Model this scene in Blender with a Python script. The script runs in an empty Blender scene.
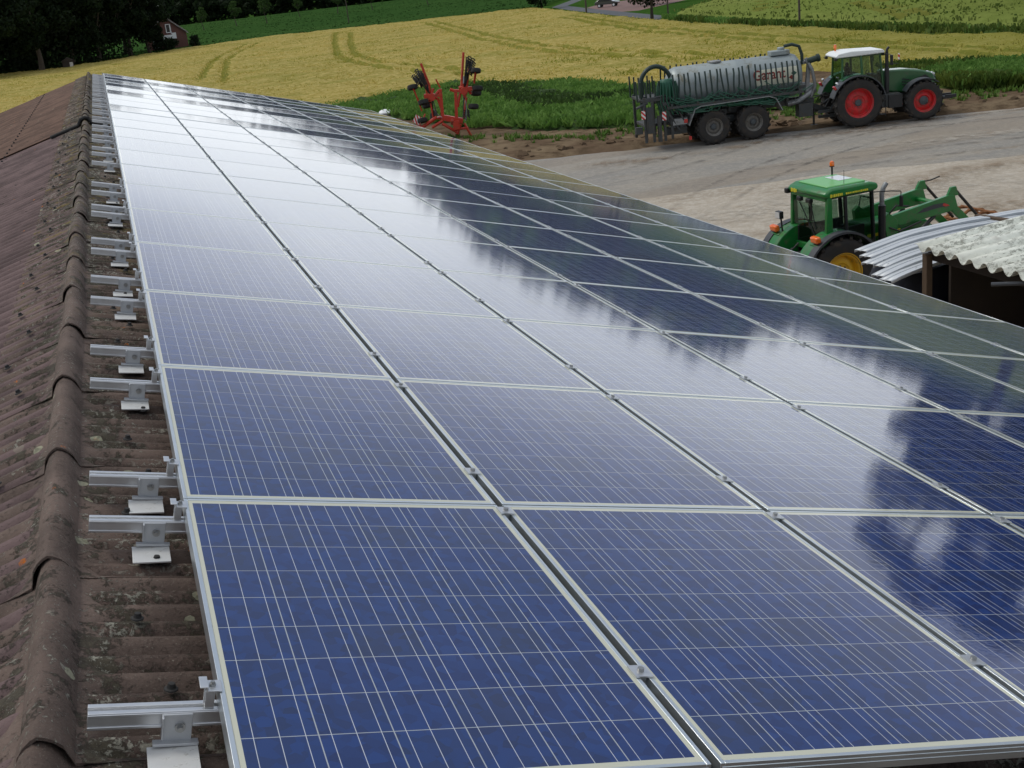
import bpy, math, random
import numpy as np
from mathutils import Vector, Matrix, noise as mnoise
R = math.radians
PI = math.pi
random.seed(4)
rng = np.random.default_rng(4)
scn = bpy.context.scene
col = scn.collection

# ------------------------------------------------------------------ camera, sky, sun, exposure
AL = R(15.5)            # roof pitch
G = -6.7                # ground level; the origin is the upper near corner of a panel on the barn roof
cam_d = bpy.data.cameras.new("camera")
cam_d.sensor_width = 36.0
cam_d.lens = 1178.25 / 1024 * 36.0
cam_d.clip_start = 0.05
cam_d.clip_end = 6000
cam = bpy.data.objects.new("camera", cam_d)
col.objects.link(cam)
cam.matrix_world = Matrix(((0.9407, 0.2032, -0.2716, 0.0368),
                           (-0.3217, 0.2810, -0.9042, -3.3956),
                           (-0.1075, 0.9379, 0.3297, 1.3713),
                           (0, 0, 0, 1)))
scn.camera = cam
scn.view_settings.view_transform = 'Standard'
scn.view_settings.look = 'None'
scn.view_settings.gamma = 1
scn.view_settings.exposure = 0.0
scn.view_settings.use_curve_mapping = False
SUN_AZ, SUN_EL = R(-50), R(52)     # azimuth from +Y towards +X
w = bpy.data.worlds.new("World")
scn.world = w
w.use_nodes = True
nt = w.node_tree
nt.nodes.clear()


def wn(t, **k):
    n = nt.nodes.new(t)
    for a, b in k.items():
        setattr(n, a, b)
    return n


sky = wn('ShaderNodeTexSky', sky_type='NISHITA')
sky.sun_disc = False
sky.sun_elevation = SUN_EL
sky.sun_rotation = SUN_AZ
bg1 = wn('ShaderNodeBackground')
bg1.inputs[1].default_value = 0.08
nt.links.new(sky.outputs[0], bg1.inputs[0])
tc = wn('ShaderNodeTexCoord')
sep = wn('ShaderNodeSeparateXYZ')
nt.links.new(tc.outputs['Generated'], sep.inputs[0])
# cloud deck: bright bank low down, greyer overhead
ramp = wn('ShaderNodeValToRGB')
cr = ramp.color_ramp
cr.elements[0].position = 0.0
cr.elements[0].color = (0.93, 0.97, 1.0, 1)
cr.elements[1].position = 1.0
cr.elements[1].color = (0.62, 0.64, 0.68, 1)
for pos, c in ((0.09, (0.91, 0.955, 1.0, 1)), (0.17, (0.55, 0.58, 0.66, 1)), (0.27, (0.21, 0.25, 0.33, 1)), (0.48, (0.17, 0.22, 0.31, 1)), (0.62, (0.50, 0.53, 0.58, 1))):
    e = cr.elements.new(pos)
    e.color = c
nz = wn('ShaderNodeTexNoise')
nz.inputs['Scale'].default_value = 3.2
nz.inputs['Detail'].default_value = 6
mp = wn('ShaderNodeMapping')
mp.inputs['Scale'].default_value = (1, 1, 3.0)
nt.links.new(tc.outputs['Generated'], mp.inputs[0])
nt.links.new(mp.outputs[0], nz.inputs['Vector'])
ad = wn('ShaderNodeMath', operation='MULTIPLY_ADD')
ad.inputs[1].default_value = 0.09
nt.links.new(nz.outputs[0], ad.inputs[0])
sb = wn('ShaderNodeMath', operation='SUBTRACT')
sb.inputs[1].default_value = 0.045
nt.links.new(sep.outputs[2], sb.inputs[0])
nt.links.new(sb.outputs[0], ad.inputs[2])
nt.links.new(ad.outputs[0], ramp.inputs[0])
bg2 = wn('ShaderNodeBackground')
bg2.inputs[1].default_value = 1.46
nt.links.new(ramp.outputs[0], bg2.inputs[0])
mx = wn('ShaderNodeMixShader')
mr = wn('ShaderNodeMapRange')
mr.inputs[1].default_value = 0.3
mr.inputs[2].default_value = 0.7
mr.inputs[3].default_value = 0.96
mr.inputs[4].default_value = 0.82
nt.links.new(nz.outputs[0], mr.inputs[0])
nt.links.new(mr.outputs[0], mx.inputs[0])
nt.links.new(bg1.outputs[0], mx.inputs[1])
nt.links.new(bg2.outputs[0], mx.inputs[2])
wo = wn('ShaderNodeOutputWorld')
nt.links.new(mx.outputs[0], wo.inputs[0])
sd = bpy.data.lights.new("sun", 'SUN')
sd.energy = 1.5
sd.angle = R(14)
sd.color = (1.0, 0.955, 0.88)
sun = bpy.data.objects.new("sun", sd)
col.objects.link(sun)
sv = Vector((math.sin(SUN_AZ) * math.cos(SUN_EL), math.cos(SUN_AZ) * math.cos(SUN_EL), math.sin(SUN_EL)))
sun.rotation_euler = sv.to_track_quat('Z', 'Y').to_euler()
sun.location = (0, 0, 60)
scn.cycles.max_bounces = 7
scn.cycles.transparent_max_bounces = 16


# ------------------------------------------------------------------ materials
def lin(r, g, b):
    f = lambda c: (c / 255) / 12.92 if c / 255 <= 0.04045 else ((c / 255 + 0.055) / 1.055) ** 2.4
    return (f(r), f(g), f(b), 1)


class NT:
    """small wrapper for building node materials"""
    def __init__(s, name):
        s.m = bpy.data.materials.new(name)
        s.m.use_nodes = True
        s.t = s.m.node_tree
        s.p = s.t.nodes['Principled BSDF']
        s.tc = s.n('ShaderNodeTexCoord')
        s.obj = s.tc.outputs['Object']

    def n(s, typ, **k):
        x = s.t.nodes.new(typ)
        for a, b in k.items():
            setattr(x, a, b)
        return x

    def l(s, a, b):
        s.t.links.new(a, b)

    def put(s, sock, v):
        if hasattr(v, 'is_output') or isinstance(v, bpy.types.NodeSocket):
            s.l(v, sock)
        else:
            sock.default_value = v

    def math(s, op, a, b=0.0, c=0.0, clamp=False):
        x = s.n('ShaderNodeMath', operation=op)
        x.use_clamp = clamp
        s.put(x.inputs[0], a)
        s.put(x.inputs[1], b)
        s.put(x.inputs[2], c)
        return x.outputs[0]

    def mix(s, f, a, b, mode='MIX'):
        x = s.n('ShaderNodeMix', data_type='RGBA', blend_type=mode)
        s.put(x.inputs[0], f)
        s.put(x.inputs[6], a)
        s.put(x.inputs[7], b)
        return x.outputs[2]

    def noise(s, scale, detail=4, rough=0.55, vec=None, sc=None, dist=0.0):
        x = s.n('ShaderNodeTexNoise')
        x.inputs['Scale'].default_value = scale
        x.inputs['Detail'].default_value = detail
        x.inputs['Roughness'].default_value = rough
        x.inputs['Distortion'].default_value = dist
        v = vec or s.obj
        if sc:
            mp = s.n('ShaderNodeMapping')
            mp.inputs['Scale'].default_value = sc
            s.l(v, mp.inputs[0])
            v = mp.outputs[0]
        s.l(v, x.inputs['Vector'])
        return x.outputs[0]

    def voro(s, scale, feature='F1', vec=None):
        x = s.n('ShaderNodeTexVoronoi', feature=feature)
        x.inputs['Scale'].default_value = scale
        s.l(vec or s.obj, x.inputs['Vector'])
        return x

    def step(s, v, a, b):
        x = s.n('ShaderNodeMapRange')
        x.interpolation_type = 'SMOOTHSTEP'
        s.put(x.inputs[0], v)
        x.inputs[1].default_value = a
        x.inputs[2].default_value = b
        return x.outputs[0]

    def translucent(s, color, f):
        """thin leaves and straw let part of the light through"""
        tr = s.n('ShaderNodeBsdfTranslucent')
        s.l(color, tr.inputs[0])
        ms = s.n('ShaderNodeMixShader')
        ms.inputs[0].default_value = f
        s.l(s.p.outputs[0], ms.inputs[1])
        s.l(tr.outputs[0], ms.inputs[2])
        s.l(ms.outputs[0], s.t.nodes['Material Output'].inputs[0])

    def bump(s, h, strength=0.3, dist=0.01):
        b = s.n('ShaderNodeBump')
        b.inputs['Strength'].default_value = strength
        b.inputs['Distance'].default_value = dist
        s.l(h, b.inputs['Height'])
        s.l(b.outputs[0], s.p.inputs['Normal'])


def mat(name, c, rough=0.6, metal=0.0, var=0.25, scale=3.0, bump=0.0, bscale=40, dirt=None, dirt_amt=0.5, coat=0.0, spec=None, grime_scale=None):
    """painted / plain surface: base colour with uneven tone, optional dirt of its own colour"""
    a = NT(name)
    n1 = a.noise(scale, 5)
    dark = (c[0] * (1 - var), c[1] * (1 - var), c[2] * (1 - var), 1)
    lite = (min(1, c[0] * (1 + var)), min(1, c[1] * (1 + var)), min(1, c[2] * (1 + var)), 1)
    cc = a.mix(n1, dark, lite)
    if dirt:
        n2 = a.step(a.noise(grime_scale or scale * 1.7, 7, 0.65), 0.62 - dirt_amt * 0.25, 0.72)
        cc = a.mix(n2, cc, dirt)
        a.l(a.math('MULTIPLY_ADD', n2, 0.35, rough, clamp=True), a.p.inputs['Roughness'])
    else:
        a.l(a.math('MULTIPLY_ADD', n1, 0.15, rough - 0.07, clamp=True), a.p.inputs['Roughness'])
    a.l(cc, a.p.inputs['Base Color'])
    a.p.inputs['Metallic'].default_value = metal
    if coat:
        a.p.inputs['Coat Weight'].default_value = coat
        a.p.inputs['Coat Roughness'].default_value = 0.12
    if spec is not None:
        a.p.inputs['Specular IOR Level'].default_value = spec
    if bump:
        a.bump(a.noise(bscale, 5), bump, 0.01)
    return a.m


MUD = lin(96, 84, 68)
M = {}
M['alu'] = mat('aluminium', (0.62, 0.63, 0.64, 1), 0.34, 0.85, 0.08, 30)
M['alu_dull'] = mat('milled_aluminium', (0.50, 0.51, 0.52, 1), 0.5, 0.8, 0.12, 40)
M['steel_plate'] = mat('stainless_plate', (0.66, 0.66, 0.64, 1), 0.45, 0.5, 0.08, 25, dirt=(0.42, 0.41, 0.38, 1), dirt_amt=0.2)
M['bolt'] = mat('bolt_steel', (0.35, 0.35, 0.34, 1), 0.35, 0.9, 0.2, 90)
M['panel_frame'] = mat('anodised_frame', (0.70, 0.74, 0.75, 1), 0.30, 0.92, 0.05, 8)
M['rubber'] = mat('black_rubber', (0.018, 0.017, 0.016, 1), 0.8, 0, 0.3, 8, bump=0.3)
M['tyre'] = mat('tyre_rubber', (0.026, 0.024, 0.022, 1), 0.85, 0, 0.3, 5, dirt=(0.07, 0.055, 0.04, 1), dirt_amt=0.6, grime_scale=4, bump=0.4, bscale=25)
M['red_rim'] = mat('red_rim_paint', (0.56, 0.014, 0.016, 1), 0.45, 0, 0.2, 3, dirt=(0.20, 0.06, 0.04, 1), dirt_amt=0.7, grime_scale=5)
M['yellow_rim'] = mat('yellow_rim_paint', (0.72, 0.42, 0.02, 1), 0.4, 0, 0.12, 3, dirt=(0.3, 0.2, 0.06, 1), dirt_amt=0.3)
M['grey_rim'] = mat('grey_rim_paint', (0.17, 0.16, 0.14, 1), 0.55, 0.1, 0.2, 4, dirt=(0.09, 0.07, 0.05, 1))
M['hub'] = mat('hub_grey', (0.07, 0.08, 0.085, 1), 0.5, 0.2, 0.2, 8)
M['green_dk'] = mat('dark_green_paint', (0.016, 0.10, 0.028, 1), 0.32, 0, 0.12, 2, coat=0.5, dirt=(0.06, 0.09, 0.05, 1), dirt_amt=0.15)
M['green'] = mat('bright_green_paint', (0.008, 0.17, 0.028, 1), 0.36, 0, 0.18, 2, coat=0.4, dirt=(0.075, 0.12, 0.05, 1), dirt_amt=0.6, grime_scale=6)
M['green_roof'] = mat('pale_green_roof', (0.14, 0.42, 0.13, 1), 0.45, 0, 0.1, 2, coat=0.2)  # lighter green for the raised centre panel of the loader tractor's roof
M['white_roof'] = mat('white_cab_roof', (0.78, 0.80, 0.78, 1), 0.35, 0, 0.05, 2)
M['black'] = mat('black_plastic', (0.014, 0.014, 0.015, 1), 0.45, 0, 0.3, 5)
M['dkgrey'] = mat('dark_grey_fender', (0.045, 0.05, 0.057, 1), 0.5, 0, 0.15, 3, dirt=(0.09, 0.085, 0.075, 1), dirt_amt=0.35)
M['chassis'] = mat('chassis_grey', (0.05, 0.055, 0.055, 1), 0.55, 0.2, 0.3, 4, dirt=(0.08, 0.065, 0.045, 1), dirt_amt=0.6)
M['orange'] = mat('orange_lens', (0.85, 0.16, 0.01, 1), 0.2, 0, 0.1, 20, coat=0.6)
M['redlens'] = mat('red_lens', (0.5, 0.02, 0.015, 1), 0.2, 0, 0.1, 20, coat=0.6)
M['lamp'] = mat('lamp_glass', (0.7, 0.72, 0.72, 1), 0.15, 0.3, 0.1, 20)
M['seat'] = mat('seat_fabric', (0.02, 0.02, 0.02, 1), 0.9, 0, 0.3, 20)
M['galv'] = mat('galvanised_steel', (0.27, 0.28, 0.28, 1), 0.5, 0.55, 0.18, 3, dirt=(0.15, 0.13, 0.10, 1), dirt_amt=0.4)
M['tank'] = mat('galvanised_tank', (0.28, 0.32, 0.32, 1), 0.48, 0.3, 0.15, 1.2, dirt=(0.20, 0.19, 0.14, 1), dirt_amt=0.45)
M['hose'] = mat('green_hose', (0.012, 0.085, 0.045, 1), 0.4, 0, 0.3, 3)
M['hose_dk'] = mat('dark_hose', (0.012, 0.03, 0.022, 1), 0.45, 0, 0.3, 3)
M['rake_red'] = mat('orange_red_paint', (0.48, 0.035, 0.012, 1), 0.42, 0, 0.2, 3, dirt=(0.20, 0.06, 0.03, 1), dirt_amt=0.4)
M['rust'] = mat('rusty_steel', (0.22, 0.09, 0.03, 1), 0.8, 0.2, 0.5, 6, bump=0.3)
M['white'] = mat('white_paint', (0.75, 0.76, 0.76, 1), 0.5, 0, 0.06, 3)
M['cream'] = mat('cream_decal', (0.66, 0.66, 0.52, 1), 0.5, 0, 0.1, 3)
M['red_text'] = mat('dark_red_lettering', (0.22, 0.03, 0.022, 1), 0.5, 0, 0.2, 3)
M['yellow_text'] = mat('yellow_lettering', (0.72, 0.62, 0.03, 1), 0.5, 0, 0.1, 3)
M['paper'] = mat('pale_blue_paper', (0.60, 0.70, 0.74, 1), 0.7, 0, 0.05, 3)
M['post'] = mat('weathered_post', (0.085, 0.055, 0.032, 1), 0.85, 0, 0.4, 5, bump=0.6, bscale=18)
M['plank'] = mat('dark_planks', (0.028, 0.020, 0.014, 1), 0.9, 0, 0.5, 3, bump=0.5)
M['tarp'] = mat('navy_tarpaulin', (0.007, 0.008, 0.016, 1), 0.45, 0, 0.3, 2, bump=0.5, bscale=5)
M['bark'] = mat('bark', (0.055, 0.042, 0.03, 1), 0.95, 0, 0.4, 3, bump=0.8, bscale=8)
M['brick'] = mat('barn_brick', (0.22, 0.08, 0.055, 1), 0.85, 0, 0.3, 2)
M['wood_pole'] = mat('wooden_pole', (0.07, 0.055, 0.04, 1), 0.9, 0, 0.3, 2)
M['carpaint'] = mat('black_car_paint', (0.012, 0.013, 0.017, 1), 0.2, 0, 0.2, 2, coat=1)
M['tile_roof'] = mat('far_roof_tiles', (0.10, 0.05, 0.04, 1), 0.8, 0, 0.3, 1)
M['plaster'] = mat('far_plaster', (0.45, 0.42, 0.38, 1), 0.8, 0, 0.1, 1)
M['gravel_step'] = None


def glass_mat(name, tint, refl=1.0):
    a = NT(name)
    t = a.t
    t.nodes.remove(a.p)
    tr = a.n('ShaderNodeBsdfTransparent')
    tr.inputs[0].default_value = tint
    gl = a.n('ShaderNodeBsdfGlossy')
    gl.inputs['Roughness'].default_value = 0.04
    ms = a.n('ShaderNodeMixShader')
    geo = a.n('ShaderNodeNewGeometry')
    dt = a.n('ShaderNodeVectorMath', operation='DOT_PRODUCT')
    a.l(geo.outputs['Normal'], dt.inputs[0]); a.l(geo.outputs['Incoming'], dt.inputs[1])
    k = a.math('POWER', a.math('SUBTRACT', 1.0, a.math('ABSOLUTE', dt.outputs['Value'])), 5.0)
    a.l(a.math('MULTIPLY_ADD', k, 0.9, 0.045), ms.inputs[0])
    a.l(tr.outputs[0], ms.inputs[1])
    a.l(gl.outputs[0], ms.inputs[2])
    a.l(ms.outputs[0], t.nodes['Material Output'].inputs[0])
    return a.m


M['glass'] = glass_mat('cab_glass', (0.66, 0.76, 0.70, 1))
M['window_dark'] = mat('dark_window_glass', (0.02, 0.024, 0.03, 1), 0.1, 0, 0.1, 3)


def pv_glass():
    a = NT('solar_cells_under_glass')
    s = a.n('ShaderNodeSeparateXYZ')
    a.l(a.obj, s.inputs[0])
    x, y = s.outputs[0], s.outputs[1]
    P = 0.158
    gx = a.math('DIVIDE', a.math('ADD', x, 3 * P), P)
    gy = a.math('DIVIDE', a.math('ADD', y, 4.5 * P), P)
    fx = a.math('FRACT', gx)
    fy = a.math('FRACT', gy)
    ix = a.math('FLOOR', gx)
    iy = a.math('FLOOR', gy)
    oi = a.n('ShaderNodeObjectInfo')
    cb = a.n('ShaderNodeCombineXYZ')
    a.l(ix, cb.inputs[0]); a.l(iy, cb.inputs[1])
    a.l(a.math('MULTIPLY', oi.outputs['Random'], 97.0), cb.inputs[2])
    wnz = a.n('ShaderNodeTexWhiteNoise', noise_dimensions='3D')
    a.l(cb.outputs[0], wnz.inputs[0])
    # crystalline polysilicon grain
    vv = a.n('ShaderNodeVectorMath', operation='ADD')
    a.l(a.obj, vv.inputs[0]); a.l(wnz.outputs['Color'], vv.inputs[1])
    vo = a.voro(34, vec=vv.outputs[0])
    g = a.n('ShaderNodeSeparateColor')
    a.l(vo.outputs['Color'], g.inputs[0])
    cell = a.mix(wnz.outputs['Value'], (0.006, 0.019, 0.100, 1), (0.013, 0.026, 0.085, 1))
    cell = a.mix(a.math('MULTIPLY', g.outputs[0], 0.8), cell, (0.009, 0.038, 0.170, 1))
    # one cell in a few is greyer
    cell = a.mix(a.math('MULTIPLY', a.math('GREATER_THAN', wnz.outputs['Value'], 0.88), 0.28), cell, (0.020, 0.026, 0.065, 1))
    # fine fingers give the cells a slight sheen; busbars run along the long side
    b1 = a.math('LESS_THAN', a.math('ABSOLUTE', a.math('SUBTRACT', fx, 1 / 6)), 0.0050)
    b2 = a.math('LESS_THAN', a.math('ABSOLUTE', a.math('SUBTRACT', fx, 0.5)), 0.0050)
    b3 = a.math('LESS_THAN', a.math('ABSOLUTE', a.math('SUBTRACT', fx, 5 / 6)), 0.0050)
    bus = a.math('MAXIMUM', a.math('MAXIMUM', b1, b2), b3)
    gapx = a.math('GREATER_THAN', a.math('ABSOLUTE', a.math('SUBTRACT', fx, 0.5)), 0.5 - 0.0085)
    gapy = a.math('GREATER_THAN', a.math('ABSOLUTE', a.math('SUBTRACT', fy, 0.5)), 0.5 - 0.0080)
    gap = a.math('MAXIMUM', gapx, gapy)
    c = a.mix(gap, cell, (0.34, 0.36, 0.38, 1))
    c = a.mix(bus, c, (0.50, 0.52, 0.56, 1))
    # outside the cell field: cream backsheet
    ox = a.math('GREATER_THAN', a.math('ABSOLUTE', x), 3 * P - 0.0015)
    oy = a.math('GREATER_THAN', a.math('ABSOLUTE', y), 4.5 * P - 0.0015)
    c = a.mix(a.math('MAXIMUM', ox, oy), c, (0.52, 0.52, 0.41, 1))
    # thin dust film
    dust = a.noise(1.3, 6, 0.6)
    c = a.mix(a.math('MULTIPLY', a.step(dust, 0.4, 0.8), 0.02), c, (0.35, 0.33, 0.30, 1))
    a.l(c, a.p.inputs['Base Color'])
    a.p.inputs['Roughness'].default_value = 0.45
    a.p.inputs['Specular IOR Level'].default_value = 0.08
    a.p.inputs['Coat Weight'].default_value = 1.0
    a.p.inputs['Coat IOR'].default_value = 1.48
    a.l(a.math('MULTIPLY_ADD', dust, 0.04, 0.030), a.p.inputs['Coat Roughness'])
    # rolled-glass waviness
    b = a.n('ShaderNodeBump')
    b.inputs['Strength'].default_value = 0.06
    b.inputs['Distance'].default_value = 0.002
    a.l(a.noise(60, 2), b.inputs['Height'])
    a.l(b.outputs[0], a.p.inputs['Coat Normal'])
    return a.m


M['pv'] = pv_glass()


def roof_mat(name, base, lichen, moss, orange):
    """weathered fibre cement: moss and lichen thicken along the far part of the ridge and in the hollows"""
    a = NT(name)
    geo = a.n('ShaderNodeNewGeometry')
    pos = geo.outputs['Position']
    sp_ = a.n('ShaderNodeSeparateXYZ')
    a.l(pos, sp_.inputs[0])
    far = a.step(sp_.outputs[1], 1.5, 8.0)
    # distance from the ridge line in x
    dx = a.math('ABSOLUTE', a.math('SUBTRACT', sp_.outputs[0], -0.368))
    band = a.math('MULTIPLY', a.step(dx, 0.045, 0.075), a.math('SUBTRACT', 1.0, a.step(dx, 0.11, 0.22)))
    nearr = a.math('SUBTRACT', 1.0, a.step(dx, 0.30, 0.50))
    n = a.noise(2.4, 7, 0.6, vec=pos)
    c = a.mix(a.step(n, 0.3, 0.7), (base[0] * 0.62, base[1] * 0.6, base[2] * 0.6, 1), (base[0] * 1.3, base[1] * 1.28, base[2] * 1.28, 1))
    grow = a.math('MULTIPLY', a.math('ADD', a.math('MULTIPLY', band, 0.055), a.math('MULTIPLY', far, 0.060)), nearr)
    mn = a.math('ADD', a.math('MULTIPLY_ADD', a.noise(7, 4, 0.6, vec=pos), 0.5, a.math('MULTIPLY', a.noise(48, 10, 0.8, vec=pos, dist=0.3), 0.5)), grow)
    ms = a.step(mn, 0.60 - moss * 0.09, 0.64 - moss * 0.09)
    mc = a.mix(a.noise(30, 4, vec=pos), (0.030, 0.028, 0.018, 1), (0.070, 0.060, 0.040, 1))
    c = a.mix(a.math('MULTIPLY', ms, 0.9), c, mc)
    # grey-white crustose lichen in patches
    ln = a.step(a.math('ADD', a.noise(42, 10, 0.78, vec=pos, dist=0.5), a.math('MULTIPLY', a.math('MULTIPLY', far, nearr), 0.045)), 0.66 - lichen * 0.115, 0.69 - lichen * 0.115)
    lp = a.step(a.noise(3.2, 6, 0.6, vec=pos), 0.40, 0.56)
    c = a.mix(a.math('MULTIPLY', a.math('MULTIPLY', ln, lp), 0.80), c, (0.34, 0.33, 0.27, 1))
    lf = a.step(a.noise(150, 6, 0.8, vec=pos), 0.585, 0.63)
    c = a.mix(a.math('MULTIPLY', lf, 0.45 * lichen + 0.2), c, (0.24, 0.22, 0.18, 1))
    df = a.step(a.noise(85, 8, 0.8, vec=pos, sc=(1, 1.7, 1)), 0.565, 0.62)
    c = a.mix(a.math('MULTIPLY', df, 0.65), c, (0.025, 0.022, 0.016, 1))
    # rings of pale lichen and orange spots
    v = a.voro(8.5, vec=pos)
    wob = a.math('MULTIPLY_ADD', a.noise(40, 4, vec=pos), 0.14, v.outputs['Distance'])
    g = a.n('ShaderNodeSeparateColor')
    a.l(v.outputs['Color'], g.inputs[0])
    spo = a.math('MULTIPLY', a.math('LESS_THAN', wob, 0.165), a.math('GREATER_THAN', g.outputs[0], 0.82 - orange * 0.22))
    c = a.mix(a.math('MULTIPLY', spo, a.step(a.noise(95, 6, 0.75, vec=pos), 0.46, 0.54)), c, (0.40, 0.12, 0.02, 1))
    spl = a.math('MULTIPLY', a.math('LESS_THAN', wob, 0.26), a.math('GREATER_THAN', g.outputs[1], 0.86 - lichen * 0.06))
    c = a.mix(a.math('MULTIPLY', spl, 0.7 * min(1, lichen + .2)), c, (0.36, 0.36, 0.25, 1))
    yel = a.math('MULTIPLY', a.math('MULTIPLY', a.step(a.noise(5, 6, 0.7, vec=pos), 0.54, 0.62), nearr), a.math('MULTIPLY', far, orange))
    c = a.mix(a.math('MULTIPLY', yel, 0.8), c, (0.24, 0.18, 0.035, 1))
    a.l(c, a.p.inputs['Base Color'])
    a.p.inputs['Roughness'].default_value = 0.85
    a.p.inputs['Specular IOR Level'].default_value = 0.25
    h = a.math('ADD', a.math('MULTIPLY', ln, 0.5), a.noise(70, 8, 0.75, vec=pos))
    a.bump(a.math('ADD', h, a.math('MULTIPLY', ms, 0.8)), 0.8, 0.006)
    return a.m


M['ridge'] = roof_mat('ridge_cement', (0.125, 0.091, 0.074), 0.8, 0.45, 0.6)
M['roof_mossy'] = roof_mat('mossy_cement_sheet', (0.105, 0.074, 0.060), 1.2, 0.9, 0.8)
M['roof_purple'] = roof_mat('purple_brown_sheet', (0.130, 0.090, 0.086), 0.1, 0.0, 0.1)
M['roof_brown'] = roof_mat('brown_sheet', (0.130, 0.080, 0.058), 0.15, 0.05, 0.1)


def leaf_mat(name, c1, c2, scale=0.6):
    a = NT(name)
    c = a.mix(a.step(a.noise(scale, 4), 0.35, 0.65), c1, c2)
    gi = a.n('ShaderNodeObjectInfo')
    c = a.mix(a.math('MULTIPLY', gi.outputs['Random'], 0.25), c, c2)
    a.l(c, a.p.inputs['Base Color'])
    a.p.inputs['Roughness'].default_value = 0.75
    a.p.inputs['Specular IOR Level'].default_value = 0.15
    a.translucent(c, 0.4)
    return a.m


M['leaf_dark'] = leaf_mat('dark_foliage', (0.007, 0.014, 0.005, 1), (0.016, 0.030, 0.009, 1))
M['leaf_mid'] = leaf_mat('mid_foliage', (0.030, 0.060, 0.016, 1), (0.055, 0.10, 0.025, 1))
M['leaf_weed'] = leaf_mat('weed_foliage', (0.080, 0.175, 0.030, 1), (0.16, 0.28, 0.06, 1), 0.9)
M['weed_floor'] = leaf_mat('weed_undergrowth', (0.035, 0.065, 0.018, 1), (0.06, 0.11, 0.025, 1), 0.9)
M['leaf_crop'] = leaf_mat('crop_edge_foliage', (0.040, 0.085, 0.014, 1), (0.11, 0.15, 0.026, 1), 0.7)


def field_mat(name, cols, s1=0.05, s2=0.9, stretch=(1, 1, 1), bump=0.5):
    a = NT(name)
    geo = a.n('ShaderNodeNewGeometry')
    pos = geo.outputs['Position']
    n1 = a.step(a.noise(s1, 5, 0.6, vec=pos, sc=stretch), 0.35, 0.68)
    n2 = a.noise(s2, 7, 0.7, vec=pos)
    c = a.mix(n1, cols[0], cols[1])
    c = a.mix(a.step(n2, 0.42, 0.66), c, cols[2])
    a.l(c, a.p.inputs['Base Color'])
    a.p.inputs['Roughness'].default_value = 1.0
    a.p.inputs['Specular IOR Level'].default_value = 0.0
    a.bump(a.noise(s2 * 3, 6, 0.7, vec=pos), bump, 0.2)
    return a.m


def wheat_mat(name, cols, green, amt):
    a = NT(name)
    geo = a.n('ShaderNodeNewGeometry')
    pos = geo.outputs['Position']
    c = a.mix(a.step(a.noise(0.05, 6, 0.6, vec=pos, sc=(1, 1.6, 1)), 0.36, 0.66), cols[0], cols[1])
    c = a.mix(a.step(a.noise(1.9, 9, 0.85, vec=pos), 0.42, 0.60), c, cols[2])
    c = a.mix(a.math('MULTIPLY', a.step(a.noise(0.16, 5, 0.6, vec=pos, sc=(0.6, 1.5, 1)), 0.50, 0.66), 0.45), c, green)
    s_ = a.n('ShaderNodeSeparateXYZ')
    a.l(pos, s_.inputs[0])
    d = a.math('ADD', a.math('MULTIPLY_ADD', s_.outputs[1], -0.3, s_.outputs[0]), a.math('MULTIPLY', a.noise(0.12, 4, vec=pos), 16))
    c = a.mix(a.math('MULTIPLY', a.step(d, 18, 50), amt), c, green)
    a.l(c, a.p.inputs['Base Color'])
    a.p.inputs['Roughness'].default_value = 0.85
    a.p.inputs['Specular IOR Level'].default_value = 0.1
    a.translucent(c, 0.42)
    a.bump(a.noise(5, 6, 0.7, vec=pos), 0.35, 0.15)
    return a.m


M['wheat'] = wheat_mat('ripening_wheat', ((0.44, 0.335, 0.066, 1), (0.35, 0.29, 0.052, 1), (0.70, 0.57, 0.20, 1)), (0.27, 0.28, 0.042, 1), 0.75)
M['wheat_green'] = wheat_mat('green_wheat', ((0.32, 0.31, 0.045, 1), (0.39, 0.35, 0.055, 1), (0.27, 0.27, 0.042, 1)), (0.18, 0.215, 0.032, 1), 0.7)
M['wheat_track'] = wheat_mat('green_tramline', ((0.30, 0.29, 0.045, 1), (0.36, 0.32, 0.055, 1), (0.25, 0.25, 0.04, 1)), (0.17, 0.20, 0.03, 1), 0.6)
M['green_field'] = field_mat('green_beet_field', ((0.030, 0.070, 0.018, 1), (0.040, 0.085, 0.022, 1), (0.024, 0.058, 0.015, 1)), 0.02, 0.35)
M['young_field'] = field_mat('young_green_corn', ((0.15, 0.19, 0.045, 1), (0.19, 0.215, 0.06, 1), (0.12, 0.155, 0.035, 1)), 0.03, 0.8)
M['verge'] = field_mat('grass_verge', ((0.035, 0.085, 0.016, 1), (0.05, 0.10, 0.02, 1), (0.025, 0.06, 0.012, 1)), 0.1, 1.5)
M['dirt'] = field_mat('bare_soil', ((0.12, 0.082, 0.054, 1), (0.20, 0.15, 0.095, 1), (0.085, 0.060, 0.038, 1)), 0.35, 1.1)


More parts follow.
